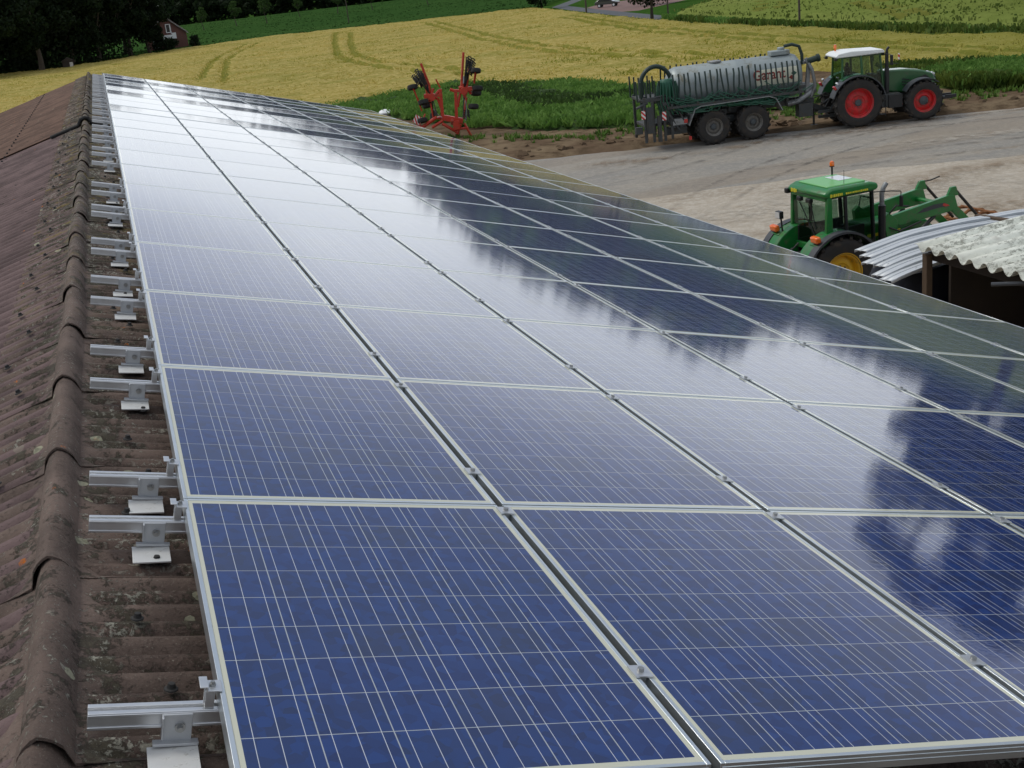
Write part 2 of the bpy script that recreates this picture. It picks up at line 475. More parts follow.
def yard_mat(name, c1, c2, c3, stain):
    a = NT(name)
    geo = a.n('ShaderNodeNewGeometry')
    pos = geo.outputs['Position']
    n1 = a.noise(0.22, 6, 0.6, vec=pos, sc=(1, 2.2, 1))
    c = a.mix(a.step(n1, 0.35, 0.65), c1, c2)
    n2 = a.noise(5, 9, 0.8, vec=pos)
    c = a.mix(a.math('MULTIPLY', a.step(n2, 0.44, 0.62), 0.55), c, c3)
    n5 = a.noise(7, 9, 0.8, vec=pos, sc=(1.3, 1, 1))
    c = a.mix(a.math('MULTIPLY', a.step(n5, 0.52, 0.66), 0.45), c, (c2[0] * .5, c2[1] * .5, c2[2] * .48, 1))
    n3 = a.step(a.noise(0.55, 7, 0.62, vec=pos, sc=(0.6, 1.5, 1)), 0.60, 0.70)
    c = a.mix(a.math('MULTIPLY', n3, 0.5), c, stain)
    n4 = a.step(a.noise(0.12, 3, 0.5, vec=pos, sc=(0.35, 2.5, 1)), 0.54, 0.6)
    c = a.mix(a.math('MULTIPLY', n4, 0.3), c, stain)
    a.l(c, a.p.inputs['Base Color'])
    a.p.inputs['Roughness'].default_value = 0.85
    a.p.inputs['Specular IOR Level'].default_value = 0.25
    a.bump(a.noise(30, 6, 0.8, vec=pos), 0.5, 0.02)
    return a.m


M['asphalt'] = yard_mat('worn_asphalt', (0.27, 0.245, 0.205, 1), (0.22, 0.21, 0.19, 1), (0.36, 0.33, 0.28, 1), (0.22, 0.16, 0.10, 1))
M['gravel'] = yard_mat('pale_gravel', (0.40, 0.35, 0.28, 1), (0.31, 0.265, 0.205, 1), (0.54, 0.50, 0.43, 1), (0.22, 0.17, 0.115, 1))
M['road'] = yard_mat('road_asphalt', (0.08, 0.088, 0.095, 1), (0.07, 0.078, 0.085, 1), (0.10, 0.105, 0.11, 1), (0.12, 0.11, 0.10, 1))
M['paving'] = mat('red_paving', (0.16, 0.09, 0.075, 1), 0.85, 0, 0.3, 1)


def ac_mat():
    a = NT('lichened_corrugated_cement')
    c = a.mix(a.noise(2.0, 5), (0.58, 0.60, 0.52, 1), (0.80, 0.82, 0.74, 1))
    n = a.step(a.noise(9, 10, 0.82, sc=(0.6, 1.5, 1)), 0.50, 0.55)
    n2 = a.step(a.noise(1.3, 3, sc=(0.5, 2.6, 1)), 0.36, 0.50)
    c = a.mix(a.math('MULTIPLY', a.math('MULTIPLY', n, n2), 0.7), c, (0.13, 0.13, 0.10, 1))
    p = a.step(a.noise(1.0, 4), 0.60, 0.72)
    c = a.mix(a.math('MULTIPLY', p, 0.45), c, (0.24, 0.17, 0.14, 1))
    a.l(c, a.p.inputs['Base Color'])
    a.p.inputs['Roughness'].default_value = 0.85
    a.bump(n, 0.4, 0.01)
    return a.m


M['ac'] = ac_mat()


def sheet_mat():
    a = NT('weathered_zinc_sheet')
    c = a.mix(a.noise(2.2, 6), (0.44, 0.47, 0.49, 1), (0.60, 0.63, 0.65, 1))
    n = a.step(a.noise(9, 7, 0.7), 0.60, 0.66)
    n2 = a.step(a.noise(0.8, 2), 0.50, 0.62)
    c = a.mix(a.math('MULTIPLY', n, n2), c, (0.07, 0.065, 0.06, 1))
    a.l(c, a.p.inputs['Base Color'])
    a.p.inputs['Metallic'].default_value = 0.25
    a.p.inputs['Roughness'].default_value = 0.5
    return a.m


M['zinc'] = sheet_mat()


def stripe_mat():
    a = NT('red_white_stripes')
    s = a.n('ShaderNodeSeparateXYZ')
    a.l(a.obj, s.inputs[0])
    d = a.math('FRACT', a.math('MULTIPLY', a.math('ADD', s.outputs[0], s.outputs[2]), 5.0))
    c = a.mix(a.math('GREATER_THAN', d, 0.5), (0.55, 0.02, 0.02, 1), (0.72, 0.70, 0.66, 1))
    a.l(c, a.p.inputs['Base Color'])
    a.p.inputs['Roughness'].default_value = 0.4
    return a.m


M['stripes'] = stripe_mat()


def brick_mat():
    a = NT('red_house_brick')
    b = a.n('ShaderNodeTexBrick')
    b.inputs['Scale'].default_value = 4
    b.inputs['Color1'].default_value = (0.15, 0.055, 0.042, 1)
    b.inputs['Color2'].default_value = (0.11, 0.042, 0.034, 1)
    b.inputs['Mortar'].default_value = (0.14, 0.10, 0.085, 1)
    mp = a.n('ShaderNodeMapping')
    mp.inputs['Rotation'].default_value = (R(90), 0, 0)
    a.l(a.obj, mp.inputs[0])
    a.l(mp.outputs[0], b.inputs[0])
    a.l(b.outputs[0], a.p.inputs['Base Color'])
    a.p.inputs['Roughness'].default_value = 0.9
    return a.m


M['house_brick'] = brick_mat()


# ------------------------------------------------------------------ mesh helpers
class MB:
    def __init__(s):
        s.v, s.f, s.mi = [], [], []
        s.cm = 0

    def add(s, vs, fs):
        o = len(s.v)
        s.v += [tuple(p) for p in vs]
        for f in fs:
            s.f.append(tuple(i + o for i in f))
            s.mi.append(s.cm)
        return s

    def box(s, c, size, rot=None, taper=1.0):
        x, y, z = (d / 2 for d in size)
        P = [Vector((sx * x * (taper if sz > 0 else 1), sy * y * (taper if sz > 0 else 1), sz * z)) for sz in (-1, 1) for sy in (-1, 1) for sx in (-1, 1)]
        if rot is not None:
            P = [rot @ p for p in P]
        c = Vector(c)
        return s.add([p + c for p in P], [(0, 2, 3, 1), (4, 5, 7, 6), (0, 1, 5, 4), (2, 6, 7, 3), (0, 4, 6, 2), (1, 3, 7, 5)])

    def frame(s, d):
        d = Vector(d).normalized()
        u = d.orthogonal().normalized()
        return d, u, d.cross(u)

    def cyl(s, p0, p1, r0, r1=None, n=12, caps=True):
        r1 = r0 if r1 is None else r1
        p0, p1 = Vector(p0), Vector(p1)
        d, u, w_ = s.frame(p1 - p0)
        vs = []
        for p, r in ((p0, r0), (p1, r1)):
            for i in range(n):
                a = 2 * PI * i / n
                vs.append(p + (u * math.cos(a) + w_ * math.sin(a)) * r)
        fs = [(i, (i + 1) % n, n + (i + 1) % n, n + i) for i in range(n)]
        if caps:
            fs += [tuple(reversed(range(n))), tuple(range(n, 2 * n))]
        return s.add(vs, fs)

    def tube(s, path, r, n=8):
        path = [Vector(p) for p in path]
        rs = r if isinstance(r, (list, tuple)) else [r] * len(path)
        prev = None
        vs = []
        for i, p in enumerate(path):
            d = (path[min(i + 1, len(path) - 1)] - path[max(i - 1, 0)]).normalized()
            if prev is None:
                u = d.orthogonal().normalized()
            else:
                u = (prev - d * prev.dot(d))
                u = u.normalized() if u.length > 1e-6 else d.orthogonal().normalized()
            prev = u
            w_ = d.cross(u)
            for k in range(n):
                a = 2 * PI * k / n
                vs.append(p + (u * math.cos(a) + w_ * math.sin(a)) * rs[i])
        m = len(path)
        fs = [(i * n + k, i * n + (k + 1) % n, (i + 1) * n + (k + 1) % n, (i + 1) * n + k) for i in range(m - 1) for k in range(n)]
        fs += [tuple(reversed(range(n))), tuple(range((m - 1) * n, m * n))]
        return s.add(vs, fs)

    def lathe(s, prof, p, axis, n=32, closed=False):
        """prof: (radius, offset along axis)"""
        p = Vector(p)
        d, u, w_ = s.frame(axis)
        vs = []
        for (r, h) in prof:
            for k in range(n):
                a = 2 * PI * k / n
                vs.append(p + d * h + (u * math.cos(a) + w_ * math.sin(a)) * r)
        m = len(prof)
        rows = m if closed else m - 1
        fs = [(i * n + k, i * n + (k + 1) % n, ((i + 1) % m) * n + (k + 1) % n, ((i + 1) % m) * n + k) for i in range(rows) for k in range(n)]
        return s.add(vs, fs)

    def prism(s, pts, origin, ex, ey, ez, t0, t1):
        """2D outline pts in (ex, ey), extruded along ez from t0 to t1"""
        o, ex, ey, ez = Vector(origin), Vector(ex), Vector(ey), Vector(ez)
        n = len(pts)
        vs = [o + ex * a + ey * b + ez * t for t in (t0, t1) for a, b in pts]
        fs = [tuple(reversed(range(n))), tuple(range(n, 2 * n))] + [(i, (i + 1) % n, n + (i + 1) % n, n + i) for i in range(n)]
        return s.add(vs, fs)

    def arc_band(s, cx, cz, r0, r1, a0, a1, y0, y1, n=16):
        """curved plate in the XZ plane between radii, from y0 to y1 (mudguards)"""
        vs = []
        for i in range(n + 1):
            a = a0 + (a1 - a0) * i / n
            for r in (r0, r1):
                for y in (y0, y1):
                    vs.append((cx + math.cos(a) * r, y, cz + math.sin(a) * r))
        fs = []
        for i in range(n):
            a, b = i * 4, i * 4 + 4
            fs += [(a, a + 1, b + 1, b), (a + 2, b + 2, b + 3, a + 3), (a, b, b + 2, a + 2), (a + 1, a + 3, b + 3, b + 1)]
        fs += [(0, 2, 3, 1), (n * 4, n * 4 + 1, n * 4 + 3, n * 4 + 2)]
        return s.add(vs, fs)

    def build(s, name, mats, parent=None, offset=None, bevel=0.0, angle=35, smooth=True):
        me = bpy.data.meshes.new(name)
        vs = s.v
        if offset is not None:
            ox, oy, oz = offset
            vs = [(a - ox, b - oy, c - oz) for a, b, c in vs]
        me.from_pydata(vs, [], s.f)
        if not isinstance(mats, (list, tuple)):
            mats = [mats]
        for m in mats:
            me.materials.append(m)
        if len(mats) > 1:
            me.polygons.foreach_set('material_index', s.mi)
        if smooth:
            me.shade_smooth()
            me.set_sharp_from_angle(angle=R(angle))
        me.update()
        o = bpy.data.objects.new(name, me)
        col.objects.link(o)
        if parent:
            o.parent = parent
        if bevel:
            b = o.modifiers.new('bevel', 'BEVEL')
            b.width = bevel
            b.segments = 2
            b.limit_method = 'ANGLE'
        return o


def np_mesh(name, verts, faces_n, mats, mi=None, parent=None, smooth=False):
    """fast mesh from numpy: verts (N,3), all faces with faces_n.shape[1] corners"""
    me = bpy.data.meshes.new(name)
    nv, nf, k = len(verts), len(faces_n), faces_n.shape[1]
    me.vertices.add(nv)
    me.vertices.foreach_set('co', np.ascontiguousarray(verts, dtype=np.float32).ravel())
    me.loops.add(nf * k)
    me.loops.foreach_set('vertex_index', np.ascontiguousarray(faces_n, dtype=np.int32).ravel())
    me.polygons.add(nf)
    me.polygons.foreach_set('loop_start', np.arange(0, nf * k, k, dtype=np.int32))
    if not isinstance(mats, (list, tuple)):
        mats = [mats]
    for m in mats:
        me.materials.append(m)
    if mi is not None:
        me.polygons.foreach_set('material_index', np.ascontiguousarray(mi, dtype=np.int32))
    me.update(calc_edges=True)
    me.validate()
    if smooth:
        me.shade_smooth()
    o = bpy.data.objects.new(name, me)
    col.objects.link(o)
    if parent:
        o.parent = parent
    return o


def tag(o, label=None, cat=None, group=None, kind=None):
    if label: o['label'] = label
    if cat: o['category'] = cat
    if group: o['group'] = group
    if kind: o['kind'] = kind
    return o


def thing(name, label, cat, loc=(0, 0, 0), rot=(0, 0, 0), group=None):
    o = bpy.data.objects.new(name, None)
    o.empty_display_size = 0.2
    col.objects.link(o)
    o.location = loc
    o.rotation_euler = rot
    return tag(o, label, cat, group)


def copy_tree(o, parent=None, kids=None):
    kids = KIDS if kids is None else kids
    c = o.copy()
    col.objects.link(c)
    c.parent = parent
    for ch in kids.get(o.name, ()):
        copy_tree(ch, c, kids)
    return c


KIDS = {}


def index_kids():
    KIDS.clear()
    for o in bpy.data.objects:
        if o.parent:
            KIDS.setdefault(o.parent.name, []).append(o)


def text_mesh(body, size, thick=0.004):
    cu = bpy.data.curves.new('lettering', 'FONT')
    cu.body = body
    cu.size = size
    cu.extrude = thick
    cu.offset = size * 0.018
    o = bpy.data.objects.new('tmp', cu)
    col.objects.link(o)
    bpy.context.view_layer.update()
    me = bpy.data.meshes.new_from_object(o.evaluated_get(bpy.context.evaluated_depsgraph_get()))
    bpy.data.objects.remove(o)
    return me


# ------------------------------------------------------------------ barn
cA, sA = math.cos(AL), math.sin(AL)


def RP(x, y, z=0.0):
    """roof coordinates (down the slope, along the ridge, off the surface) to world"""
    return Vector((x * cA + z * sA, y, -x * sA + z * cA))


AP = RP(-0.345, 0, -0.135)       # ridge apex line of the sheets' crests
barn = thing('barn', 'long barn carrying the solar array, low-pitched roof of mossy corrugated sheets', 'barn', (0, 12, G))
BO = (0, 12, G)
Y0, Y1 = -6.0, 30.3
PITCH = 0.1775


def slope_sheet(name, side, d0, d1, ya, yb, mats, lift=0.0, samples=8, steps=None, amp=0.029):
    """corrugated sheet on one slope; d = distance down the slope from the apex"""
    n = int((yb - ya) / PITCH * samples)
    ys = np.linspace(ya, yb, n + 1)
    steps = steps or [d0, d1]
    V = []
    for k, d in enumerate(steps):
        zoff = amp * (np.cos(2 * PI * ys / PITCH) - 1) + lift
        X = AP.x + side * d * cA + side * zoff * sA
        Z = AP.z - d * sA + zoff * cA
        V.append(np.stack([np.full_like(ys, 1) * X, ys, Z * np.ones_like(ys)], 1))
    V = np.concatenate(V) - np.array(BO)
    m = n + 1
    F = []
    for k in range(len(steps) - 1):
        i = np.arange(n)
        a = k * m + i
        q = np.stack([a, a + 1, a + m + 1, a + m], 1)
        if side > 0:
            q = q[:, ::-1]
        F.append(q)
    o = np_mesh(name, V, np.concatenate(F), mats, parent=barn, smooth=True)
    return o


# right slope, in three overlapping courses (the lower ones lie under the array)
slope_sheet('roof_sheet', 1, 0, 0, Y0, Y1, M['roof_mossy'], lift=0.0, steps=[0.05, 1.3])
slope_sheet('roof_sheet', 1, 0, 0, Y0, Y1, M['roof_mossy'], lift=-0.008, samples=6, steps=[1.2, 4.2])
slope_sheet('roof_sheet', 1, 0, 0, Y0, Y1, M['roof_mossy'], lift=-0.016, samples=6, steps=[4.1, 7.75])
# left slope: near half purplish, far half browner and a step higher
slope_sheet('roof_sheet', -1, 0, 0, Y0, 15.0, M['roof_purple'], lift=0.0, samples=10, steps=[0.05, 1.45])
slope_sheet('roof_sheet', -1, 0, 0, Y0, 15.0, M['roof_purple'], lift=-0.008, samples=8, steps=[1.33, 7.6])
tag(slope_sheet('roof_sheet', -1, 0, 0, 14.92, Y1, M['roof_brown'], lift=0.022, samples=10, steps=[0.05, 1.45]), 'browner corrugated sheets at the far end')
slope_sheet('roof_sheet', -1, 0, 0, 14.92, Y1, M['roof_brown'], lift=0.014, samples=8, steps=[1.33, 7.6])

# ridge caps: bell-ended roll with corrugated wings
SEG = 5 * PITCH


def ridge_mesh(mats, seed, wing_l=0.36, wing_r=0.42):
    ns = [-wing_l, -0.31, -0.26, -0.21, -0.17, -0.14, -0.115, -0.095, -0.08, -0.066, -0.058, -0.045, -0.03, -0.015, 0,
          0.015, 0.03, 0.045, 0.058, 0.066, 0.08, 0.095, 0.115, 0.14, 0.17, 0.21, 0.27, wing_r]
    ny = 41
    over = 0.075
    V = []
    rs = random.Random(seed)
    jit = rs.uniform(-0.006, 0.006)
    rs2 = rs.uniform(0, 0.003)
    for j in range(ny):
        t = j / (ny - 1)
        y = t * (SEG + over)
        rr = 0.051 - 0.004 * t + (0.003 if t < 0.045 else 0)
        lift = 0.005 * (1 - t) + rs2
        for s_ in ns:
            a = abs(s_)
            base = -a * math.tan(AL)
            if a < rr:
                b = math.sqrt(max(0, rr * rr - a * a)) * 1.0 + 0.004
            else:
                b = 0.004 * max(0, 1 - (a - rr) / 0.05)
            k = min(1, max(0, (a - 0.065) / 0.09))
            k = k * k * (3 - 2 * k)
            wv = 0.029 * (math.cos(2 * PI * y / PITCH) - 1) * k
            wz = -0.012 * (1 - k) if a > rr else 0
            lift_k = lift * (1 - 0.75 * k)
            lip = (0.002 if t < 0.03 else 0) * (1 - k)
            V.append((s_ * 1.0 + jit * (1 - k), y, 0.004 + base + b + wv / cA + wz + lift_k + lip))
    m = len(ns)
    F = [(j * m + i, j * m + i + 1, (j + 1) * m + i + 1, (j + 1) * m + i) for j in range(ny - 1) for i in range(m - 1)]
    # thickness skirts round the rim
    nv = len(V)
    rim = [i for i in range(m)] + [j * m + m - 1 for j in range(1, ny)] + [(ny - 1) * m + i for i in range(m - 2, -1, -1)] + [j * m for j in range(ny - 2, 0, -1)]
    for i in rim:
        x, y, z = V[i]
        V.append((x, y, z - (0.008 if abs(x) < 0.075 else 0.0022)))
    L = len(rim)
    for k in range(L):
        F.append((rim[(k + 1) % L], rim[k], nv + k, nv + (k + 1) % L))
    me = bpy.data.meshes.new('ridge_cap')
    me.from_pydata(V, [], F)
    me.materials.append(mats)
    me.shade_smooth()
    me.set_sharp_from_angle(angle=R(50))
    return me


rm = [ridge_mesh(M['ridge'], q) for q in range(1, 5)]
y = -1.157 - 5 * SEG
k = 0
while y < Y1 - 0.3:
    me = rm[k % 4]
    o = bpy.data.objects.new('ridge_cap', me)
    col.objects.link(o)
    o.parent = barn
    zz = AP.z + (0.022 if y > 14.2 else 0)
    o.location = (AP.x - BO[0], y - BO[1], zz - BO[2])
    y += SEG
    k += 1
# the step in the ridge where the roof was extended
sj = MB()
sj.tube([(AP.x + s_, 14.75 + 0.02 * math.sin(s_ * 30), AP.z - abs(s_) * math.tan(AL) + (0.085 if abs(s_) < 0.07 else 0.012) + 0.01) for s_ in (-0.5, -0.4, -0.3, -0.2, -0.1, -0.05, 0, 0.05, 0.1, 0.2, 0.3)], 0.025, 7)
sj.build('flashing', M['rubber'], barn, offset=BO)


# rubber-capped roof screws near the ridge
def screw_mesh():
    b = MB()
    b.lathe([(0.0001, 0.017), (0.008, 0.016), (0.0095, 0.010), (0.011, 0.005), (0.016, 0.003), (0.017, 0.0)], (0, 0, 0), (0, 0, 1), 10)
    return b


scr = screw_mesh().build('roof_screw', M['rubber'], barn)
ns_ = 0
for side, d0, yl in ((1, 0.21, np.arange(-1.25, 9.0, 2 * PITCH)), (-1, 0.225, np.arange(-1.42, 22, 3 * PITCH))):
    for i, yy in enumerate(yl):
        yy = round(yy / PITCH) * PITCH
        d = d0 + (0.07 if i % 2 else 0) + random.uniform(-.012, .012)
        o = scr if ns_ == 0 else scr.copy()
        if ns_:
            col.objects.link(o)
        o.parent = barn
        p = Vector((AP.x + side * d * cA, yy, AP.z - d * sA + 0.012))
        o.location = p - Vector(BO)
        o.rotation_euler = (0, side * AL, 0)
        ns_ += 1
b = MB()
for yy in np.arange(10, 30, 3 * PITCH):
    yy = round(yy / PITCH) * PITCH
    b.lathe([(0.0001, 0.02), (0.011, 0.018), (0.015, 0.0)], (AP.x - 1.20 * cA, yy, AP.z - 1.20 * sA + 0.022), (0, 0, 1), 6)
tag(b.build('roof_screws', M['rubber'], barn, offset=BO), kind='stuff')

# walls
WX = AP.x
hw = 7.35 * cA
for yy in (Y0 + 0.4, Y1 - 0.35):
    b = MB()
    b.prism([(-hw, 0), (hw, 0), (hw, AP.z - 7.35 * sA - G - 0.1), (0, AP.z - G - 0.1), (-hw, AP.z - 7.35 * sA - G - 0.1)], (WX, yy, G), (1, 0, 0), (0, 0, 1), (0, 1, 0), -0.12, 0.12)
    b.build('gable_wall', M['brick'], barn, offset=BO)
for s_ in (-1, 1):
    b = MB()
    b.box((WX + s_ * hw, (Y0 + Y1) / 2, G + (AP.z - 7.35 * sA - G - 0.1) / 2), (0.24, Y1 - Y0 - 1.1, AP.z - 7.35 * sA - G - 0.1))
    b.build('side_wall', M['brick'], barn, offset=BO)
b = MB()
b.tube([(WX + 7.82 * cA, Y0, AP.z - 7.82 * sA - 0.12), (WX + 7.82 * cA, Y1 + 0.05, AP.z - 7.82 * sA - 0.12)], 0.07, 10)
b.build('gutter', M['galv'], barn, offset=BO)

# ------------------------------------------------------------------ solar panels
W, L = 1.015, 1.49
pw, pl, pd = 0.992, 1.482, 0.040


def panel_proto():
    root = thing('solar_panel', 'x', 'solar panel')
    b = MB()
    fw = 0.011
    for sx in (-1, 1):
        b.box((sx * (pw / 2 - fw / 2), 0, -pd / 2), (fw, pl, pd))
    for sy in (-1, 1):
        b.box((0, sy * (pl / 2 - fw / 2), -pd / 2 + 0.0), (pw - 2 * fw - 0.0004, fw, pd))
    # the ribs on the outer faces of the profile
    for sy in (-1, 1):
        for z in (-0.010, -0.022):
            b.box((0, sy * (pl / 2 + 0.0006), z), (pw - 0.01, 0.0016, 0.0022))
    b.build('frame', M['panel_frame'], root, bevel=0.0012)
    g = MB()
    g.box((0, 0, -0.004), (pw - 2 * fw, pl - 2 * fw, 0.004))
    g.build('glass', M['pv'], root, smooth=False)
    return root


ORD = ['first', 'second', 'third', 'fourth', 'fifth', 'sixth', 'seventh', 'eighth', 'ninth', 'tenth', 'eleventh', 'twelfth', 'thirteenth',
       'fourteenth', 'fifteenth', 'sixteenth', 'seventeenth', 'eighteenth', 'nineteenth', 'twentieth', 'last']
pp = panel_proto()
index_kids()
rr_ = random.Random(11)
for j in range(-1, 20):
    # far rows sit a little uneven on their rails, so each mirrors its own strip of the horizon
    tiltx = rr_.gauss(0, 0.03 if j < 5 else 0.08 if j < 10 else 0.15)
    if j == 11:
        tiltx = -0.35
    if j in (14, 16, 18):
        tiltx = -0.28
    for i in range(7):
        o = pp if (i == 0 and j == -1) else copy_tree(pp)
        o.location = RP(i * W + pw / 2, j * L + L / 2, 0)
        o.rotation_euler = (R(tiltx + rr_.gauss(0, 0.02)), AL + R(rr_.gauss(0, 0.02)), 0)
        o['label'] = 'blue solar panel in the %s column from the ridge, %s' % (ORD[i], 'nearest row' if j == -1 else 'farthest row' if j == 19 else ORD[j + 1] + ' row from the near end')
        o['category'] = 'solar panel'
        o['group'] = 'solar panels on the barn roof'


# ------------------------------------------------------------------ rails with brackets and clamps
def rail_proto():
    root = thing('mounting_rail', 'x', 'mounting rail')
    b = MB()
    # C-profile: rail body, two top lips and side ribs
    b.prism([(-0.020, -0.080), (0.020, -0.080), (0.020, -0.0415), (0.007, -0.0415), (0.007, -0.052), (-0.007, -0.052), (-0.007, -0.0415), (-0.020, -0.0415)],
            (0, 0, 0), (0, 1, 0), (0, 0, 1), (1, 0, 0), 0.0, 7.36)
    b.box((3.68, -0.0212, -0.047), (7.36, 0.0024, 0.006))
    b.box((3.68, -0.0212, -0.075), (7.36, 0.0024, 0.006))
    b.build('rail', M['alu'], root, bevel=0.0008)
    b = MB()      # upright of the roof hook with its slotted tab
    b.box((0.180, -0.026, -0.078), (0.060, 0.006, 0.066))
    b.box((0.149, -0.034, -0.070), (0.004, 0.020, 0.050))
    b.box((0.178, -0.034, -0.108), (0.094, 0.020, 0.006))
    hk = b.build('bracket', M['alu_dull'], root, bevel=0.0008)
    b = MB()
    b.cyl((0.185, -0.029, -0.074), (0.185, -0.034, -0.074), 0.011, n=16)
    b.cyl((0.185, -0.034, -0.074), (0.185, -0.043, -0.074), 0.0065, n=6)
    b.build('bolt', M['bolt'], hk)
    b = MB()
    b.box((0.172, -0.088, -0.1165), (0.104, 0.110, 0.005), Matrix.Rotation(R(-3), 3, 'Y'))
    b.build('base_plate', M['steel_plate'], root, bevel=0.0008)
    # end clamp gripping the ridge-side frame
    b = MB()
    b.box((0.252, 0, 0.0032), (0.030, 0.046, 0.003))
    b.box((0.236, 0, 0.008), (0.003, 0.046, 0.012)); b.box((0.228, 0, 0.0125), (0.016, 0.046, 0.003))
    b.box((0.243, -0.014, -0.020), (0.020, 0.003, 0.042))
    b.box((0.243, 0.014, -0.020), (0.020, 0.003, 0.042))
    ec = b.build('end_clamp', M['alu'], root, bevel=0.0008)
    b = MB()
    b.cyl((0.248, 0, 0.004), (0.248, 0, 0.010), 0.007, n=14)
    b.cyl((0.248, 0, 0.010), (0.248, 0, 0.015), 0.0045, n=6)
    b.cyl((0.243, 0, -0.05), (0.243, 0, 0.004), 0.004, n=8)
    b.build('bolt', M['bolt'], ec)
    for i in range(1, 7):
        X = 0.262 + i * W - 0.0115
        b = MB()
        b.box((X, 0, 0.0032), (0.048, 0.055, 0.004))
        b.box((X, -0.018, -0.012), (0.016, 0.006, 0.030))
        mc = b.build('mid_clamp', M['alu'], root)
        b = MB()
        b.cyl((X, 0, 0.005), (X, 0, 0.013), 0.0085, n=12)
        b.build('bolt', M['bolt'], mc)
    return root


rp = rail_proto()
index_kids()
rail_y = [-1.098, -0.062, 0.305, 1.375, 1.90, 2.90, 3.45, 4.32, 4.70, 5.87, 6.22, 7.05, 7.60]
j = 6
while j < 20:
    rail_y += [j * L + 0.33 - 0.0 if j > 5 else 0, j * L + 1.22]
    j += 1
rail_y = sorted(y for y in rail_y if y < 7.7 or y > 8.2)
for k, yy in enumerate(rail_y):
    o = rp if k == 0 else copy_tree(rp)
    o.location = RP(-0.262, yy, 0)
    o.rotation_euler = (0, AL, 0)
    if k == 0:
        lb = 'aluminium rail end with bracket and white plate, nearest of all'
    elif k == len(rail_y) - 1:
        lb = 'aluminium rail end beside the ridge, farthest of all'
    elif k < 20:
        lb = 'aluminium rail end beside the ridge, %s from the near end' % ORD[k]
    else:
        lb = 'small distant aluminium rail end, %s back from the farthest one' % ORD[len(rail_y) - 2 - k]
    tag(o, lb, 'mounting rail', 'mounting rails under the solar panels')

# ------------------------------------------------------------------ setting: ground, yard, fields, roads
def poly_sheet(name, pts, z, m, kind='structure'):
    b = MB()
    b.add([(x, y, z) for x, y in pts], [tuple(range(len(pts)))])
    return tag(b.build(name, m, smooth=False), kind=kind)


tag(MB().add([(-2500, -600, G), (2500, -600, G), (2500, 3000, G), (-2500, 3000, G)], [(0, 1, 2, 3)]).build('ground', M['verge'], smooth=False), kind='structure')
poly_sheet('soil_strip', [(4, 40), (60, 20), (62, 36), (57, 45), (45, 54), (42, 66), (30, 80), (4, 92)], G + 0.008, M['dirt'])


def wobble(pts, amp, step):
    out = []
    for (x0, y0), (x1, y1) in zip(pts, pts[1:]):
        n = max(1, int(math.hypot(x1 - x0, y1 - y0) / step))
        for i in range(n):
            t = i / n
            x, y = x0 + (x1 - x0) * t, y0 + (y1 - y0) * t
            out.append((x + mnoise.noise((x * .7, y * .7, 0)) * amp, y + mnoise.noise((x * .7, y * .7, 5)) * amp))
    out.append(pts[-1])
    return out


edge = wobble([(2, 52), (18.3, 46.1), (24.1, 44.3), (31, 41.95), (37.5, 39.45), (60, 32)], 0.35, 0.5)
poly_sheet('yard', [(60, -30), (60, 32)][:1] + [(7.3, -30), (7.3, 50)][:1] + [(7.3, 50)] + edge, G + 0.02, M['asphalt'])
gl = wobble([(7.35, 36.5), (18.63, 34.1), (24.8, 32.9), (29.7, 30.5), (45, 24.5), (59, 21)], 0.25, 0.6)
poly_sheet('gravel_yard', [(59, -29), (7.35, -29)] + gl, G + 0.026, M['gravel'])


def mark_mat(name, colr, strength, scale, edge):
    """dirt lying on the yard: patchy, fading out towards its rim"""
    a = NT(name)
    geo = a.n('ShaderNodeNewGeometry')
    uv = a.n('ShaderNodeUVMap')
    s_ = a.n('ShaderNodeSeparateXYZ')
    a.l(uv.outputs[0], s_.inputs[0])
    n = a.noise(scale, 8, 0.75, vec=geo.outputs['Position'])
    ex = a.math('SUBTRACT', 1.0, a.math('ABSOLUTE', a.math('MULTIPLY_ADD', s_.outputs[0], 2, -1)))
    ey = a.math('SUBTRACT', 1.0, a.math('ABSOLUTE', a.math('MULTIPLY_ADD', s_.outputs[1], 2, -1)))
    rim = a.math('MULTIPLY', a.step(ex, 0, edge), a.step(ey, 0, edge))
    f = a.math('MULTIPLY', a.math('MULTIPLY', rim, strength), a.step(n, 0.42, 0.62))
    a.p.inputs['Base Color'].default_value = colr
    a.p.inputs['Roughness'].default_value = 0.9
    tr = a.n('ShaderNodeBsdfTransparent')
    ms = a.n('ShaderNodeMixShader')
    a.l(f, ms.inputs[0])
    a.l(tr.outputs[0], ms.inputs[1])
    a.l(a.p.outputs[0], ms.inputs[2])
    a.l(ms.outputs[0], a.t.nodes['Material Output'].inputs[0])
    return a.m


def ground_mark(name, path, width, m, z):
    n = len(path)
    vs, fs, uvs = [], [], []
    for i, p in enumerate(path):
        a_ = Vector(path[max(i - 1, 0)]); c_ = Vector(path[min(i + 1, n - 1)])
        d = (c_ - a_).normalized()
        nr_ = Vector((d.y, -d.x)) * width / 2
        vs += [(p[0] - nr_.x, p[1] - nr_.y, z), (p[0] + nr_.x, p[1] + nr_.y, z)]
        uvs += [(i / (n - 1), 0), (i / (n - 1), 1)]
    for i in range(n - 1):
        fs.append((2 * i, 2 * i + 1, 2 * i + 3, 2 * i + 2))
    o = MB().add(vs, fs).build(name, m, smooth=False)
    ul = o.data.uv_layers.new(name='UVMap')
    for li, lp in enumerate(o.data.loops):
        ul.data[li].uv = uvs[lp.vertex_index]
    return tag(o, kind='structure')


